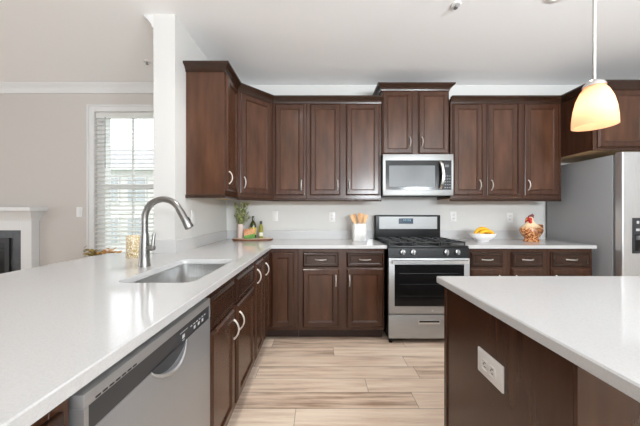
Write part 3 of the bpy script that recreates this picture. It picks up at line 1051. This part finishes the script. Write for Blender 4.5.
# back guard
bg = R(MB().box(X0, X1, 3.0, 3.066, 0.88, 1.196, 0.012, 3)).build('backguard', 'black', rg)
R(MB().box(X0 + 0.045, X1 - 0.04, 2.996, 3.001, 1.035, 1.178, 0.002, 1)).build('steel_panel', 'steel_up', bg)
dp = R(MB().box(RXC - 0.105, RXC + 0.06, 2.9935, 2.9965, 1.095, 1.158, 0.001, 1)).build('display', 'lcd', bg)
m = MB()
for i in range(4):
    x = RXC - 0.055 + i * 0.022 + (0.006 if i > 1 else 0)
    m.box(x, x + 0.003, 2.9928, 2.9936, 1.125, 1.148).box(x + 0.010, x + 0.013, 2.9928, 2.9936, 1.125, 1.148).box(x, x + 0.013, 2.9928, 2.9936, 1.145, 1.148)
R(m).build('clock_digits', 'digit', bg)
# burners and grates
for bx, by, br in ((-0.2, 2.56, 0.05), (0.2, 2.56, 0.055), (-0.2, 2.86, 0.045), (0.2, 2.86, 0.045), (0, 2.71, 0.04)):
    b = R(MB().lathe([(br + 0.012, 0), (br + 0.012, 0.006), (br, 0.01), (br, 0.018), (br - 0.006, 0.022), (0, 0.022)], (RXC + bx, by, 0.911), 20)).build('burner', 'iron', rg)
for s, (ga, gb) in enumerate(((X0 + 0.015, RXC - 0.13), (RXC - 0.122, RXC + 0.122), (RXC + 0.13, X1 - 0.015))):
    m = MB()
    h0, h1 = 0.933, 0.947
    m.box(ga, ga + 0.014, 2.455, 2.975, h0, h1, 0.003, 1).box(gb - 0.014, gb, 2.455, 2.975, h0, h1, 0.003, 1)
    for yy in (2.455, 2.575, 2.708, 2.84, 2.961):
        m.box(ga + 0.014, gb - 0.014, yy, yy + 0.014, h0, h1, 0.003, 1)
    m.box((ga + gb) / 2 - 0.006, (ga + gb) / 2 + 0.006, 2.469, 2.961, h0, h1 - 0.001)
    for xx in (ga + 0.003, gb - 0.011):
        for yy in (2.458, 2.71, 2.963):
            m.box(xx, xx + 0.008, yy, yy + 0.008, 0.911, h0)
    R(m).build('grate', 'iron', rg)

# ------------------------------------------------------------------ microwave
MX0, MX1, MZ0, MZ1, MF = 0.6545, 1.3855, 1.402, 1.8315, 2.70
mw = thing('microwave', 'over-the-range stainless steel microwave below the raised cabinet', 'microwave', ((MX0 + MX1) / 2, MF, MZ0))
MB().box(MX0, MX1, MF + 0.03, D - 0.002, MZ0 + 0.02, MZ1).local(mw).build('body', 'dark', mw)
MB().box(MX0 + 0.02, MX1 - 0.02, MF + 0.05, D - 0.02, MZ0 + 0.004, MZ0 + 0.02).local(mw).build('vent_underside', 'slot', mw)
m = MB()
m.box(MX0, MX1, MF, MF + 0.03, MZ1 - 0.066, MZ1, 0.003).box(MX0, MX1, MF, MF + 0.03, MZ0, MZ0 + 0.06, 0.003)
m.box(MX0, MX0 + 0.026, MF, MF + 0.03, MZ0 + 0.06, MZ1 - 0.066).box(MX1 - 0.02, MX1, MF, MF + 0.03, MZ0 + 0.06, MZ1 - 0.066)
m.local(mw).build('door_frame', 'steel_up', mw)
dg = MB().box(MX0 + 0.026, MX1 - 0.02, MF + 0.003, MF + 0.03, MZ0 + 0.06, MZ1 - 0.066).local(mw).build('door_glass', 'blackglass', mw)
MB().box(MX0 + 0.062, MX1 - 0.19, MF + 0.001, MF + 0.0035, MZ0 + 0.088, MZ1 - 0.118, 0.001, 1).local(mw).build('window', 'greyglass', dg)
m = MB()
pts = []
for i in range(13):
    t = i / 12
    pts.append((MX1 - 0.135 + 0.016 * math.sin(PI * t), MF - 0.004 - 0.034 * math.sin(PI * t) ** 0.6, MZ0 + 0.068 + t * (MZ1 - MZ0 - 0.145)))
loops = [[(p[0] - 0.016, p[1] + 0.004, p[2]), (p[0] - 0.012, p[1] - 0.004, p[2]), (p[0] + 0.012, p[1] - 0.004, p[2]), (p[0] + 0.016, p[1] + 0.004, p[2]), (p[0], p[1] + 0.006, p[2])] for p in pts]
m.rings(loops).local(mw).build('handle', 'chrome', mw)
cp = MB().box(MX1 - 0.105, MX1 - 0.022, MF + 0.0005, MF + 0.003, MZ0 + 0.062, MZ1 - 0.068).local(mw).build('control_panel', 'black', mw)
MB().box(MX1 - 0.088, MX1 - 0.048, MF - 0.0005, MF + 0.001, MZ1 - 0.135, MZ1 - 0.11).local(mw).build('display', 'greyglass', cp)
m = MB()
for a in range(3):
    for b in range(5):
        m.box(MX1 - 0.09 + a * 0.024, MX1 - 0.078 + a * 0.024, MF - 0.0002, MF + 0.001, MZ0 + 0.08 + b * 0.03, MZ0 + 0.083 + b * 0.03)
m.local(mw).build('button_marks', 'mark', cp)

# ------------------------------------------------------------------ refrigerator
fr = thing('refrigerator', 'stainless steel refrigerator with grey side and ice dispenser', 'refrigerator', (3.12, 2.37, 0))
MB().box(2.67, 3.57, 2.375, 3.06, 0.03, 1.75, 0.006).local(fr).build('body', 'grey_side', fr)
MB().box(2.68, 3.56, 2.355, 2.375, 0.05, 1.745).local(fr).build('gasket', 'gasket', fr)
d1 = MB().box(2.671, 3.05, 2.295, 2.355, 0.06, 1.762, 0.008, 3).local(fr).build('freezer_door', 'steel_v', fr)
d2 = MB().box(3.056, 3.569, 2.295, 2.355, 0.06, 1.762, 0.008, 3).local(fr).build('fridge_door', 'steel_v', fr)
for dd, hx in ((d1, 3.02), (d2, 3.088)):
    MB().tube([(hx, 2.296, 0.6), (hx, 2.245, 0.63), (hx, 2.245, 1.55), (hx, 2.296, 1.58)], 0.011, 12).local(fr).build('handle', 'chrome', dd)
di = MB().box(2.755, 2.955, 2.291, 2.297, 0.862, 1.176, 0.002, 1).local(fr).build('dispenser', 'dark', d1)
MB().box(2.775, 2.935, 2.2885, 2.2915, 0.885, 1.03, 0.001, 1).local(fr).build('dispenser_bay', 'black', di)
m = MB().box(2.79, 2.81, 2.289, 2.291, 1.125, 1.15)
for i in range(3):
    m.box(2.785 + i * 0.05, 2.815 + i * 0.05, 2.289, 2.291, 1.06, 1.082)
    m.box(2.83 + i * 0.035, 2.85 + i * 0.035, 2.289, 2.291, 1.125, 1.14)
m.local(fr).build('button_marks', 'mark', di)
MB().box(2.78, 2.93, 2.27, 2.291, 0.985, 1.02, 0.004).local(fr).build('spout', 'gasket', di)
for fx_, fy_ in ((2.73, 2.42), (3.51, 2.42), (2.73, 3.0), (3.51, 3.0)):
    MB().disc((fx_, fy_, 0.0005), (0, 0, 1), 0.02, 0.04).local(fr).build('foot', 'slot', fr)

# ------------------------------------------------------------------ pendant and ceiling fittings
px, py = 1.15, 1.09
pn = thing('pendant_light', 'lit amber glass bell pendant hanging on a rod over the island', 'lamp', (px, py, 1.583))
sh = MB()
prof_o = [(0.083, 0.0), (0.082, 0.03), (0.077, 0.07), (0.067, 0.11), (0.052, 0.143), (0.034, 0.165), (0.024, 0.172)]
prof = prof_o + [(0.021, 0.169), (0.031, 0.162), (0.048, 0.140), (0.063, 0.108), (0.073, 0.068), (0.078, 0.03), (0.079, 0.0)]
lo = []
n = 40
for r_, z_ in prof + [prof[0]]:
    r_ *= 0.86
    z_ *= 1.02
    lo.append([(r_ * math.cos(2 * PI * i / n), r_ * math.sin(2 * PI * i / n), z_) for i in range(n)])
sh.rings(lo, False, False)
sh.build('glass_shade', 'shade', pn)
MB().lathe([(0.038, 0.158), (0.036, 0.168), (0.026, 0.18), (0.012, 0.186), (0.008, 0.19)], (0, 0, 0.006), 24).build('cap', 'chrome', pn)
MB().tube([(0, 0, 0.19), (0, 0, CZ - 1.583 - 0.03)], 0.0062, 12).build('rod', 'chrome', pn)
MB().lathe([(0.0, 0), (0.03, 0.002), (0.06, 0.02), (0.062, 0.0295)], (0, 0, CZ - 1.583 - 0.03), 24).build('canopy', 'chrome', pn)
MB().tube([(0, 0, 0.12), (0, 0, 0.166)], 0.016, 14).build('socket', 'white', pn)
MB().sphere((0, 0, 0.075), 0.033, (1, 1, 1.15), 16).build('bulb', 'bulb', pn)


def downlight(x, y, label, power=9):
    r = thing('recessed_downlight', label, 'ceiling light', (x, y, CZ), 0, 'recessed ceiling lights')
    lo = [[(rr_ * math.cos(2 * PI * i / 28), rr_ * math.sin(2 * PI * i / 28), z_) for i in range(28)] for rr_, z_ in ((0.062, -0.001), (0.066, -0.008), (0.084, -0.006), (0.088, -0.0005))]
    MB().rings(lo, False, False).build('trim_ring', 'white', r)
    MB().disc((0, 0, -0.0005), (0, 0, -1), 0.062, 0.004, 28).build('lens', 'can', r)
    d = bpy.data.lights.new('downlight_lamp', 'SPOT')
    d.energy = power
    d.spot_size = math.radians(140)
    d.spot_blend = 0.8
    d.shadow_soft_size = 0.06
    d.color = (1.0, 0.97, 0.93)
    o = bpy.data.objects.new('downlight_lamp', d)
    o.location = (0, 0, -0.012)
    o.parent = r
    COL.objects.link(o)
    return r


downlight(1.66, 1.785, 'round white recessed light in the ceiling above the right worktop', DLW * 1.8)
for x_, y_, lab_ in ((-0.25, 1.74, 'added unseen recessed light in the ceiling above the sink aisle'), (1.64, 0.3, 'added unseen recessed light in the ceiling above the near end of the island'),
                     (-0.25, -0.6, 'added unseen recessed light in the ceiling just behind the viewer'), (1.64, -1.6, 'added unseen recessed light in the ceiling far behind the island'),
                     (-0.25, -2.4, 'added unseen recessed light in the ceiling near the rear wall opening'), (-3.4, 1.0, 'added unseen recessed light in the living room ceiling near the fireplace'),
                     (-3.4, -1.2, 'added unseen recessed light in the living room ceiling away from the fireplace')):
    downlight(x_, y_, lab_, DLW * 4 if y_ > 1.5 else DLW * 0.2)  # ceiling lights of this loop are added out of view to fill the room

for sx_, sy_, lab in ((0.99, 1.897, 'small white sprinkler head on the ceiling at the top of the kitchen'), (-1.735, 2.61, 'small white sprinkler head on the living room ceiling left of the column')):
    r = thing('sprinkler_head', lab, 'sprinkler', (sx_, sy_, CZ), 0, 'ceiling sprinklers')
    MB().lathe([(0.0, -0.008), (0.03, -0.008), (0.036, -0.0005)], (0, 0, 0), 20).build('escutcheon', 'white', r)
    MB().tube([(0, 0, -0.007), (0, 0, -0.026)], 0.007, 10).build('nozzle', 'gasket', r)
    MB().disc((0, 0, -0.026), (0, 0, -1), 0.014, 0.002, 16).build('deflector', 'gasket', r)

# uplighters added out of view behind the viewer, standing in for bounced flash
for lx_, ly_, lab_ in ((2.6, -1.6, 'added unseen uplighter for ceiling fill, behind the viewer on the right'), (1.5, -2.3, 'added unseen uplighter for ceiling fill, behind the viewer on the left')):
    r = thing('added_uplighter', lab_, 'lamp', (lx_, ly_, 0), 0, 'added fill uplighters')
    MB().lathe([(0.0, 0.0005), (0.15, 0.0005), (0.15, 0.015), (0.02, 0.03), (0.0, 0.03)], (0, 0, 0), 28).build('base', 'chrome', r)
    MB().tube([(0, 0, 0.025), (0, 0, 1.62)], 0.012, 12).build('pole', 'chrome', r)
    MB().lathe([(0.02, 1.6), (0.06, 1.62), (0.15, 1.72), (0.16, 1.75), (0.145, 1.73), (0.05, 1.635), (0.0, 1.63)], (0, 0, 0), 28, cap0=False).build('lamp_shade', 'steel_v', r)
    d = bpy.data.lights.new('uplight_fill', 'SPOT')
    d.energy = UPW
    d.spot_size = math.radians(125)
    d.spot_blend = 1.0
    d.shadow_soft_size = 0.2
    d.color = (0.88, 0.95, 1.0)
    o = bpy.data.objects.new('uplight_fill', d)
    o.location = (0, 0, 1.74)
    o.rotation_euler = (Vector((AIM[0] - lx_, AIM[1] - ly_, AIM[2] - 1.74))).to_track_quat('-Z', 'Y').to_euler()
    o.parent = r
    COL.objects.link(o)

# ------------------------------------------------------------------ fireplace in the living room
fp = thing('fireplace', 'white mantel fireplace with dark surround at the left edge', 'fireplace', (-3.95, D, 0))
m = MB()
m.box(-3.455, -3.33, 3.0, D - 0.001, 0, 1.2, 0.003, 1).box(-4.71, -4.585, 3.0, D - 0.001, 0, 1.2, 0.003, 1)
m.box(-4.585, -3.455, 3.0, D - 0.001, 1.02, 1.2, 0.002, 1)
m.local(fp).build('surround', 'trim', fp)
m = MB().sweep([(-4.71, D - 0.001), (-4.71, 3.0), (-3.33, 3.0), (-3.33, D - 0.001)], [(0, 1.13), (0.008, 1.13), (0.015, 1.16), (0.045, 1.215), (0.055, 1.24), (0, 1.24)], 0, 3)
m.local(fp).build('mantel_moulding', 'trim', fp)
MB().box(-4.81, -3.23, 2.896, D - 0.001, 1.24, 1.285, 0.005).local(fp).build('mantel_shelf', 'trim', fp)
m = MB().box(-3.59, -3.455, 3.02, D - 0.001, 0, 1.02).box(-4.585, -4.45, 3.02, D - 0.001, 0, 1.02).box(-4.45, -3.59, 3.02, D - 0.001, 0.93, 1.02)
m.local(fp).build('slate_facing', 'slate', fp)
MB().box(-4.45, -3.59, 3.06, D - 0.001, 0, 0.93).local(fp).build('firebox', 'black', fp)
m = MB().box(-3.64, -3.59, 3.0, 3.06, 0.0, 0.93).box(-4.45, -4.40, 3.0, 3.06, 0.0, 0.93).box(-4.40, -3.64, 3.0, 3.06, 0.87, 0.93).box(-4.40, -3.64, 3.01, 3.06, 0.78, 0.80)
m.local(fp).build('metal_frame', 'iron', fp)

# ------------------------------------------------------------------ small things on the worktops
# live edge board with the vase, bottles and packet
bd = thing('cutting_board', 'live-edge wooden board, top pale with painted glare, lying in the left corner of the worktop', 'cutting board', (-0.76, 2.93, CT1))
N = 40
base = []
for i in range(N):
    t = i / N * 2 * PI
    r_ = 1 + 0.10 * math.sin(3 * t + 0.8) + 0.05 * math.sin(7 * t)
    base.append((0.225 * math.copysign(abs(math.cos(t)) ** 0.75, math.cos(t)) * (0.96 + 0.04 * r_), 0.098 * math.copysign(abs(math.sin(t)) ** 0.7, math.sin(t)) * r_))
lo = [[(x * 0.97, y * 0.95, 0.0005) for x, y in base], [(x, y, 0.007) for x, y in base], [(x * 0.985, y * 0.97, 0.0195) for x, y in base]]
MB().rings(lo).build('bark_edge', 'bark', bd)
MB().rings([[(x * 0.98, y * 0.96, 0.0192) for x, y in base], [(x * 0.975, y * 0.95, 0.0208) for x, y in base]]).build('board_face', 'board', bd)
BZ = CT1 + 0.0208

vx, vy = -0.905, 2.965
va = MB().lathe([(0.0, 0), (0.032, 0), (0.034, 0.004), (0.034, 0.158), (0.032, 0.16), (0.030, 0.157), (0.030, 0.012), (0.0, 0.01)], (0, 0, 0), 28).build('vase', 'pinkvase', None, (vx, vy, BZ + 0.0003))
tag(va, 'blush cylindrical ceramic vase holding green sprigs', 'vase')
pl = thing('leafy_sprigs', 'bunch of sage green leafy sprigs standing in the blush vase', 'plant', (vx, vy, BZ + 0.02))
rnd = random.Random(11)
ms, ml = MB(), MB()


def leaf(mb, p, d, L, wd, nrm):
    d = d.normalized()
    s = d.cross(nrm)
    s = s.normalized() if s.length > 1e-5 else Vector((1, 0, 0))
    u = s.cross(d)
    a = [p, p + d * L * 0.3 + s * wd * 0.9, p + d * L * 0.65 + s * wd * 0.8, p + d * L, p + d * L * 0.65 - s * wd * 0.8, p + d * L * 0.3 - s * wd * 0.9]
    c1, c2 = p + d * L * 0.3 - u * wd * 0.35, p + d * L * 0.65 - u * wd * 0.3
    vs = [mb.bm.verts.new(x) for x in a]
    k1, k2 = mb.bm.verts.new(c1), mb.bm.verts.new(c2)
    for f in ((vs[0], vs[1], k1), (vs[0], k1, vs[5]), (vs[1], vs[2], k2, k1), (k1, k2, vs[4], vs[5]), (vs[2], vs[3], k2), (k2, vs[3], vs[4])):
        mb.bm.faces.new(f)


for i in range(17):
    an = rnd.uniform(0, 2 * PI)
    sp_ = rnd.uniform(0.02, 0.10) if i < 13 else rnd.uniform(0.08, 0.12)
    hh = rnd.uniform(0.28, 0.39) if i < 13 else rnd.uniform(0.2, 0.28)
    pts = []
    for k in range(7):
        t = k / 6
        pts.append(Vector((0.012 * math.cos(an) + sp_ * math.cos(an) * t * t, 0.012 * math.sin(an) + sp_ * 0.8 * math.sin(an) * t * t, hh * t)))
    ms.tube(pts, 0.0015, 5)
    for k in range(2, 7):
        for s in range(6):
            t = k / 6 + rnd.uniform(-0.07, 0.02)
            if hh * t < 0.155:
                continue
            p = pts[k].lerp(pts[k - 1], rnd.random())
            a2 = rnd.uniform(0, 2 * PI)
            leaf(ml, p, Vector((math.cos(a2), math.sin(a2), rnd.uniform(0.1, 0.9))), rnd.uniform(0.028, 0.045), rnd.uniform(0.008, 0.0125), Vector((0, 0, 1)))
    if i >= 13:
        for s in range(5):
            q = pts[6] + Vector((rnd.uniform(-0.02, 0.02), rnd.uniform(-0.015, 0.015), rnd.uniform(-0.03, 0.01)))
            ms.tube([pts[5], q], 0.0008, 4)
            if s < 3:
                MB().sphere(q, 0.005, (1, 1, 1), 8).build('berry', 'berry', pl)
ms.build('stems', 'stem', pl)
ml.build('leaves', 'leaf', pl)

# bottles
bo = thing('oil_bottle', 'tall dark olive oil bottle with yellow label beside the vase', 'bottle', (-0.768, 2.985, BZ + 0.0003), 0, 'oil bottles')
MB().lathe([(0.0, 0), (0.034, 0), (0.036, 0.004), (0.036, 0.13), (0.032, 0.155), (0.018, 0.185), (0.0135, 0.2), (0.0135, 0.235), (0.0, 0.235)], (0, 0, 0), 24).build('glass_body', 'oilglass', bo)
MB().lathe([(0.0368, 0.035), (0.0368, 0.12)], (0, 0, 0), 24, cap0=False, cap1=False).build('paper_label', 'label', bo)
MB().lathe([(0.015, 0.222), (0.015, 0.248), (0.013, 0.25)], (0, 0, 0), 18).build('cap', 'cap', bo)
bo = thing('oil_bottle', 'shorter slim oil bottle with dark cap and pale label', 'bottle', (-0.678, 2.985, BZ + 0.0003), 0, 'oil bottles')
MB().lathe([(0.0, 0), (0.022, 0), (0.024, 0.004), (0.024, 0.115), (0.02, 0.14), (0.013, 0.155), (0.012, 0.165), (0.0, 0.165)], (0, 0, 0), 24).build('glass_body', 'oil2', bo)
MB().lathe([(0.0247, 0.02), (0.0247, 0.062)], (0, 0, 0), 24, cap0=False, cap1=False).build('paper_label', 'label2', bo)
MB().lathe([(0.0145, 0.155), (0.0145, 0.19), (0.013, 0.192)], (0, 0, 0), 18).build('cap', 'cap', bo)
# packet in front of the bottles
pk = thing('food_packet', 'small orange and green food packet leaning before the tall bottle', 'packet', (-0.79, 2.915, BZ + 0.0003), 0.06)
m = MB()
lo = []
for z_, dd, w_ in ((0, 0.020, 0.056), (0.006, 0.024, 0.058), (0.05, 0.020, 0.057), (0.0505, 0.020, 0.057)):
    lo.append([(-w_, -dd, z_), (w_, -dd, z_ * 1.0), (w_, dd, z_), (-w_, dd, z_)])
lo[-2] = [(-0.057, -0.020, 0.030), (0.057, -0.020, 0.055), (0.057, 0.02, 0.055), (-0.057, 0.02, 0.030)]
m.rings(lo[:2] + [lo[-2]]).build('green_base', 'green', pk)
m = MB()
m.rings([[(-0.057, -0.020, 0.0302), (0.057, -0.020, 0.0552), (0.057, 0.02, 0.0552), (-0.057, 0.02, 0.0302)],
         [(-0.055, -0.012, 0.092), (0.055, -0.012, 0.092), (0.055, 0.012, 0.092), (-0.055, 0.012, 0.092)],
         [(-0.054, -0.001, 0.106), (0.054, -0.001, 0.106), (0.054, 0.001, 0.106), (-0.054, 0.001, 0.106)]])
m.build('orange_top', 'orange', pk)

# crock with wooden utensils
kx, ky = 0.437, 2.90
cr = MB()
def sq(h_, z_):
    return [(p[0], p[1], z_) for p in rrect(-h_, h_, -h_, h_, h_ * 0.42)]
cr.rings([sq(0.076, 0), sq(0.079, 0.004), sq(0.079, 0.186), sq(0.077, 0.189), sq(0.072, 0.188), sq(0.072, 0.012)])
cro = cr.build('utensil_crock', 'marble', None, (kx, ky, CT1 + 0.0003))
tag(cro, 'white marbled utensil crock on the worktop left of the range', 'crock')
us = [(-0.045, 0.0, -0.36, 'spoon', 'leftmost wooden spatula, leaning furthest left in the crock'), (-0.022, 0.022, -0.24, 'spoon2', 'second wooden spatula from the left in the crock'),
      (0.004, -0.02, -0.03, 'spoon2', 'upright wooden spatula in the middle of the crock'), (0.028, 0.018, 0.14, 'spoon', 'wooden spatula just right of the upright middle one in the crock'),
      (0.044, -0.012, 0.36, 'spoon', 'rightmost wooden spatula, leaning furthest right in the crock')]
for ux, uy, an, mt_, lab in us:
    m = MB()
    L = 0.285
    lo = []
    for t, w_, th in ((0.0, 0.007, 0.005), (0.55, 0.0075, 0.005), (0.66, 0.0095, 0.004), (0.75, 0.0165, 0.003), (0.95, 0.0185, 0.0022), (1.0, 0.013, 0.0016)):
        lo.append([(-w_, -th, t * L), (w_, -th, t * L), (w_, th, t * L), (-w_, th, t * L)])
    m.rings(lo)
    # foot point on the crock's floor, leaning by an
    m.xf(Matrix.Rotation(an, 4, 'Y'))
    o = m.build('wooden_spatula', mt_, None, (kx + ux - 0.175 * math.tan(an) * 0.9 + (0.0), ky + uy, CT1 + 0.0165 + 0.003))
    tag(o, lab, 'utensil', 'wooden utensils in the crock')

# fruit bowl
bx, by = 1.75, 2.80
bw = MB().lathe([(0.0, 0), (0.06, 0), (0.064, 0.004), (0.066, 0.012), (0.10, 0.032), (0.126, 0.058), (0.135, 0.084), (0.133, 0.087), (0.129, 0.084), (0.12, 0.06), (0.095, 0.038), (0.05, 0.02), (0.0, 0.018)], (0, 0, 0), 40, 1, 0.86)
tag(bw.build('fruit_bowl', 'ceramic', None, (bx, by, CT1 + 0.0003)), 'white ceramic bowl of bananas on the right worktop', 'bowl')
for k, (oy, sc, ox, oz, lab) in enumerate(((-0.05, 0.82, 0.012, 0.064, 'front banana resting in the white bowl'), (-0.008, 0.98, -0.004, 0.072, 'middle banana in the white bowl, arching highest'), (0.036, 0.86, 0.006, 0.067, 'rear banana resting in the white bowl'))):
    b = thing('banana', lab, 'fruit', (bx + ox, by + oy, CT1 + oz), 0.12 * (k - 1), 'bananas in the bowl')
    pts, rs = [], []
    for i in range(13):
        t = i / 12
        a = PI * (0.10 + 0.80 * t)
        pts.append((-0.088 * sc * math.cos(a), 0, 0.082 * sc * math.sin(a) - 0.016))
        rs.append(0.0215 * (0.30 + 0.70 * math.sin(PI * min(1, max(0, 0.06 + 0.88 * t))) ** 0.55))
    MB().tube(pts, rs, 10).build('peel', 'banana', b)
    for i, j in ((0, 1), (12, 11)):
        p, q = Vector(pts[i]), Vector(pts[j])
        dd = (p - q).normalized()
        MB().tube([p - dd * 0.006, p + dd * 0.012], [0.0105, 0.006], 8).build('tip', 'tip', b)

# ceramic rooster
rx, ry = 2.275, 2.80
ro = thing('ceramic_rooster', 'brown speckled ceramic rooster with red comb beside the refrigerator', 'figurine', (rx, ry, CT1 + 0.0003))
m = MB()
prof = [(0.074, 0.0), (0.080, 0.006), (0.078, 0.016), (0.064, 0.03), (0.068, 0.042), (0.086, 0.066), (0.102, 0.096), (0.106, 0.118), (0.099, 0.142), (0.082, 0.164), (0.062, 0.182), (0.044, 0.198), (0.033, 0.214), (0.029, 0.230), (0.028, 0.244), (0.022, 0.258), (0.008, 0.266)]
lo = []
n = 36
for r_, z_ in prof:
    lean = -0.012 * max(0, (z_ - 0.12) / 0.14)
    ring = []
    for i in range(n):
        a = 2 * PI * i / n
        bulge = 1 + 0.10 * math.exp(-((z_ - 0.125) / 0.03) ** 2) * (0.5 + 0.5 * math.cos(2 * a))
        ring.append((lean + r_ * bulge * math.cos(a), 0.82 * r_ * math.sin(a), z_))
    lo.append(ring)
m.rings(lo).build('body', 'rooster', ro)
m = MB()
for i in range(4):
    m.tube([(0.045, -0.02 + i * 0.013, 0.135), (0.078, -0.02 + i * 0.013, 0.178 - i * 0.004), (0.098, -0.02 + i * 0.013, 0.172 - i * 0.008), (0.108, -0.02 + i * 0.013, 0.14 - i * 0.006)], [0.016, 0.014, 0.012, 0.004], 8)
m.build('tail', 'tail', ro)
for s in (-1, 1):
    w_ = MB()
    w_.sphere((0.012, s * 0.074, 0.115), 0.05, (1.1, 0.3, 0.75), 14)
    w_.build('wing', 'tail', ro)
m = MB().sphere((-0.034, 0, 0.236), 0.021, (0.6, 0.95, 1.3), 12).sphere((-0.026, -0.022, 0.234), 0.02, (0.95, 0.5, 1.3), 12).sphere((-0.026, 0.022, 0.234), 0.02, (0.95, 0.5, 1.3), 12)
m.tube([(-0.028, -0.021, 0.228), (-0.030, -0.026, 0.205), (-0.028, -0.027, 0.19)], [0.014, 0.016, 0.007], 8).tube([(-0.028, 0.021, 0.228), (-0.030, 0.026, 0.205), (-0.028, 0.027, 0.19)], [0.014, 0.016, 0.007], 8)
m.build('wattles', 'red', ro)
m = MB()
for x_, h_ in ((-0.03, 0.022), (-0.014, 0.032), (0.002, 0.04), (0.014, 0.03)):
    m.tube([(x_, 0, 0.25), (x_ + 0.006, 0, 0.262 + h_ * 0.5), (x_ + 0.012, 0, 0.258 + h_)], [0.009, 0.008, 0.003], 8)
m.build('comb', 'darkred', ro)
MB().tube([(-0.04, 0, 0.24), (-0.06, 0, 0.234)], [0.008, 0.001], 8).build('beak', 'beak', ro)
for s in (-1, 1):
    MB().sphere((-0.026, s * 0.0325, 0.246), 0.0035, (1, 0.6, 1), 8).build('eye', 'slot', ro)

# gold patterned tumbler
tb = MB().lathe([(0.0, 0), (0.042, 0), (0.0435, 0.003), (0.0435, 0.148), (0.0425, 0.15), (0.041, 0.148), (0.041, 0.008), (0.0, 0.008)], (0, 0, 0), 32)
tag(tb.build('tumbler', 'tumbler', None, (-1.29, 1.80, CT1 + 0.0003)), 'gold patterned tumbler standing on the peninsula behind the faucet', 'tumbler')

# table beyond the peninsula with a leafy centrepiece
tbx = thing('side_table', 'low wooden table hidden behind the peninsula under the leaf arrangement', 'table', (-2.08, 2.45, 0))
MB().box(-0.32, 0.32, -0.4, 0.4, 0.705, 0.74, 0.004).build('tabletop', 'table', tbx)
for a in (-1, 1):
    for b in (-1, 1):
        MB().box(a * 0.27 - 0.025, a * 0.27 + 0.025, b * 0.35 - 0.025, b * 0.35 + 0.025, 0, 0.705).build('leg', 'table', tbx)
lf = thing('leaf_arrangement', 'gold and russet dried leaf arrangement beyond the peninsula edge', 'centrepiece', (-2.02, 2.4, 0.7405))
MB().lathe([(0.0, 0), (0.08, 0), (0.12, 0.03), (0.14, 0.07), (0.136, 0.07), (0.115, 0.032), (0.0, 0.008)], (0, 0, 0), 28).build('bowl', 'goldleaf', lf)
rnd = random.Random(5)
for mt_, cx_, cz_, n_, nm in (('oliveleaf', -0.085, 0.085, 46, 'olive_leaves'), ('goldleaf', -0.02, 0.09, 40, 'gold_leaves'), ('russet', 0.08, 0.095, 46, 'russet_leaves')):
    m = MB()
    for i in range(n_):
        p = Vector((cx_ + rnd.gauss(0, 0.035), rnd.uniform(-0.06, 0.06), cz_ + abs(rnd.gauss(0, 0.024))))
        a2 = rnd.uniform(0, 2 * PI)
        leaf(m, p, Vector((math.cos(a2), math.sin(a2), rnd.uniform(-0.2, 0.8))), rnd.uniform(0.03, 0.05), rnd.uniform(0.008, 0.014), Vector((rnd.uniform(-0.5, 0.5), -0.6, 1)))
    m.build(nm, mt_, lf)
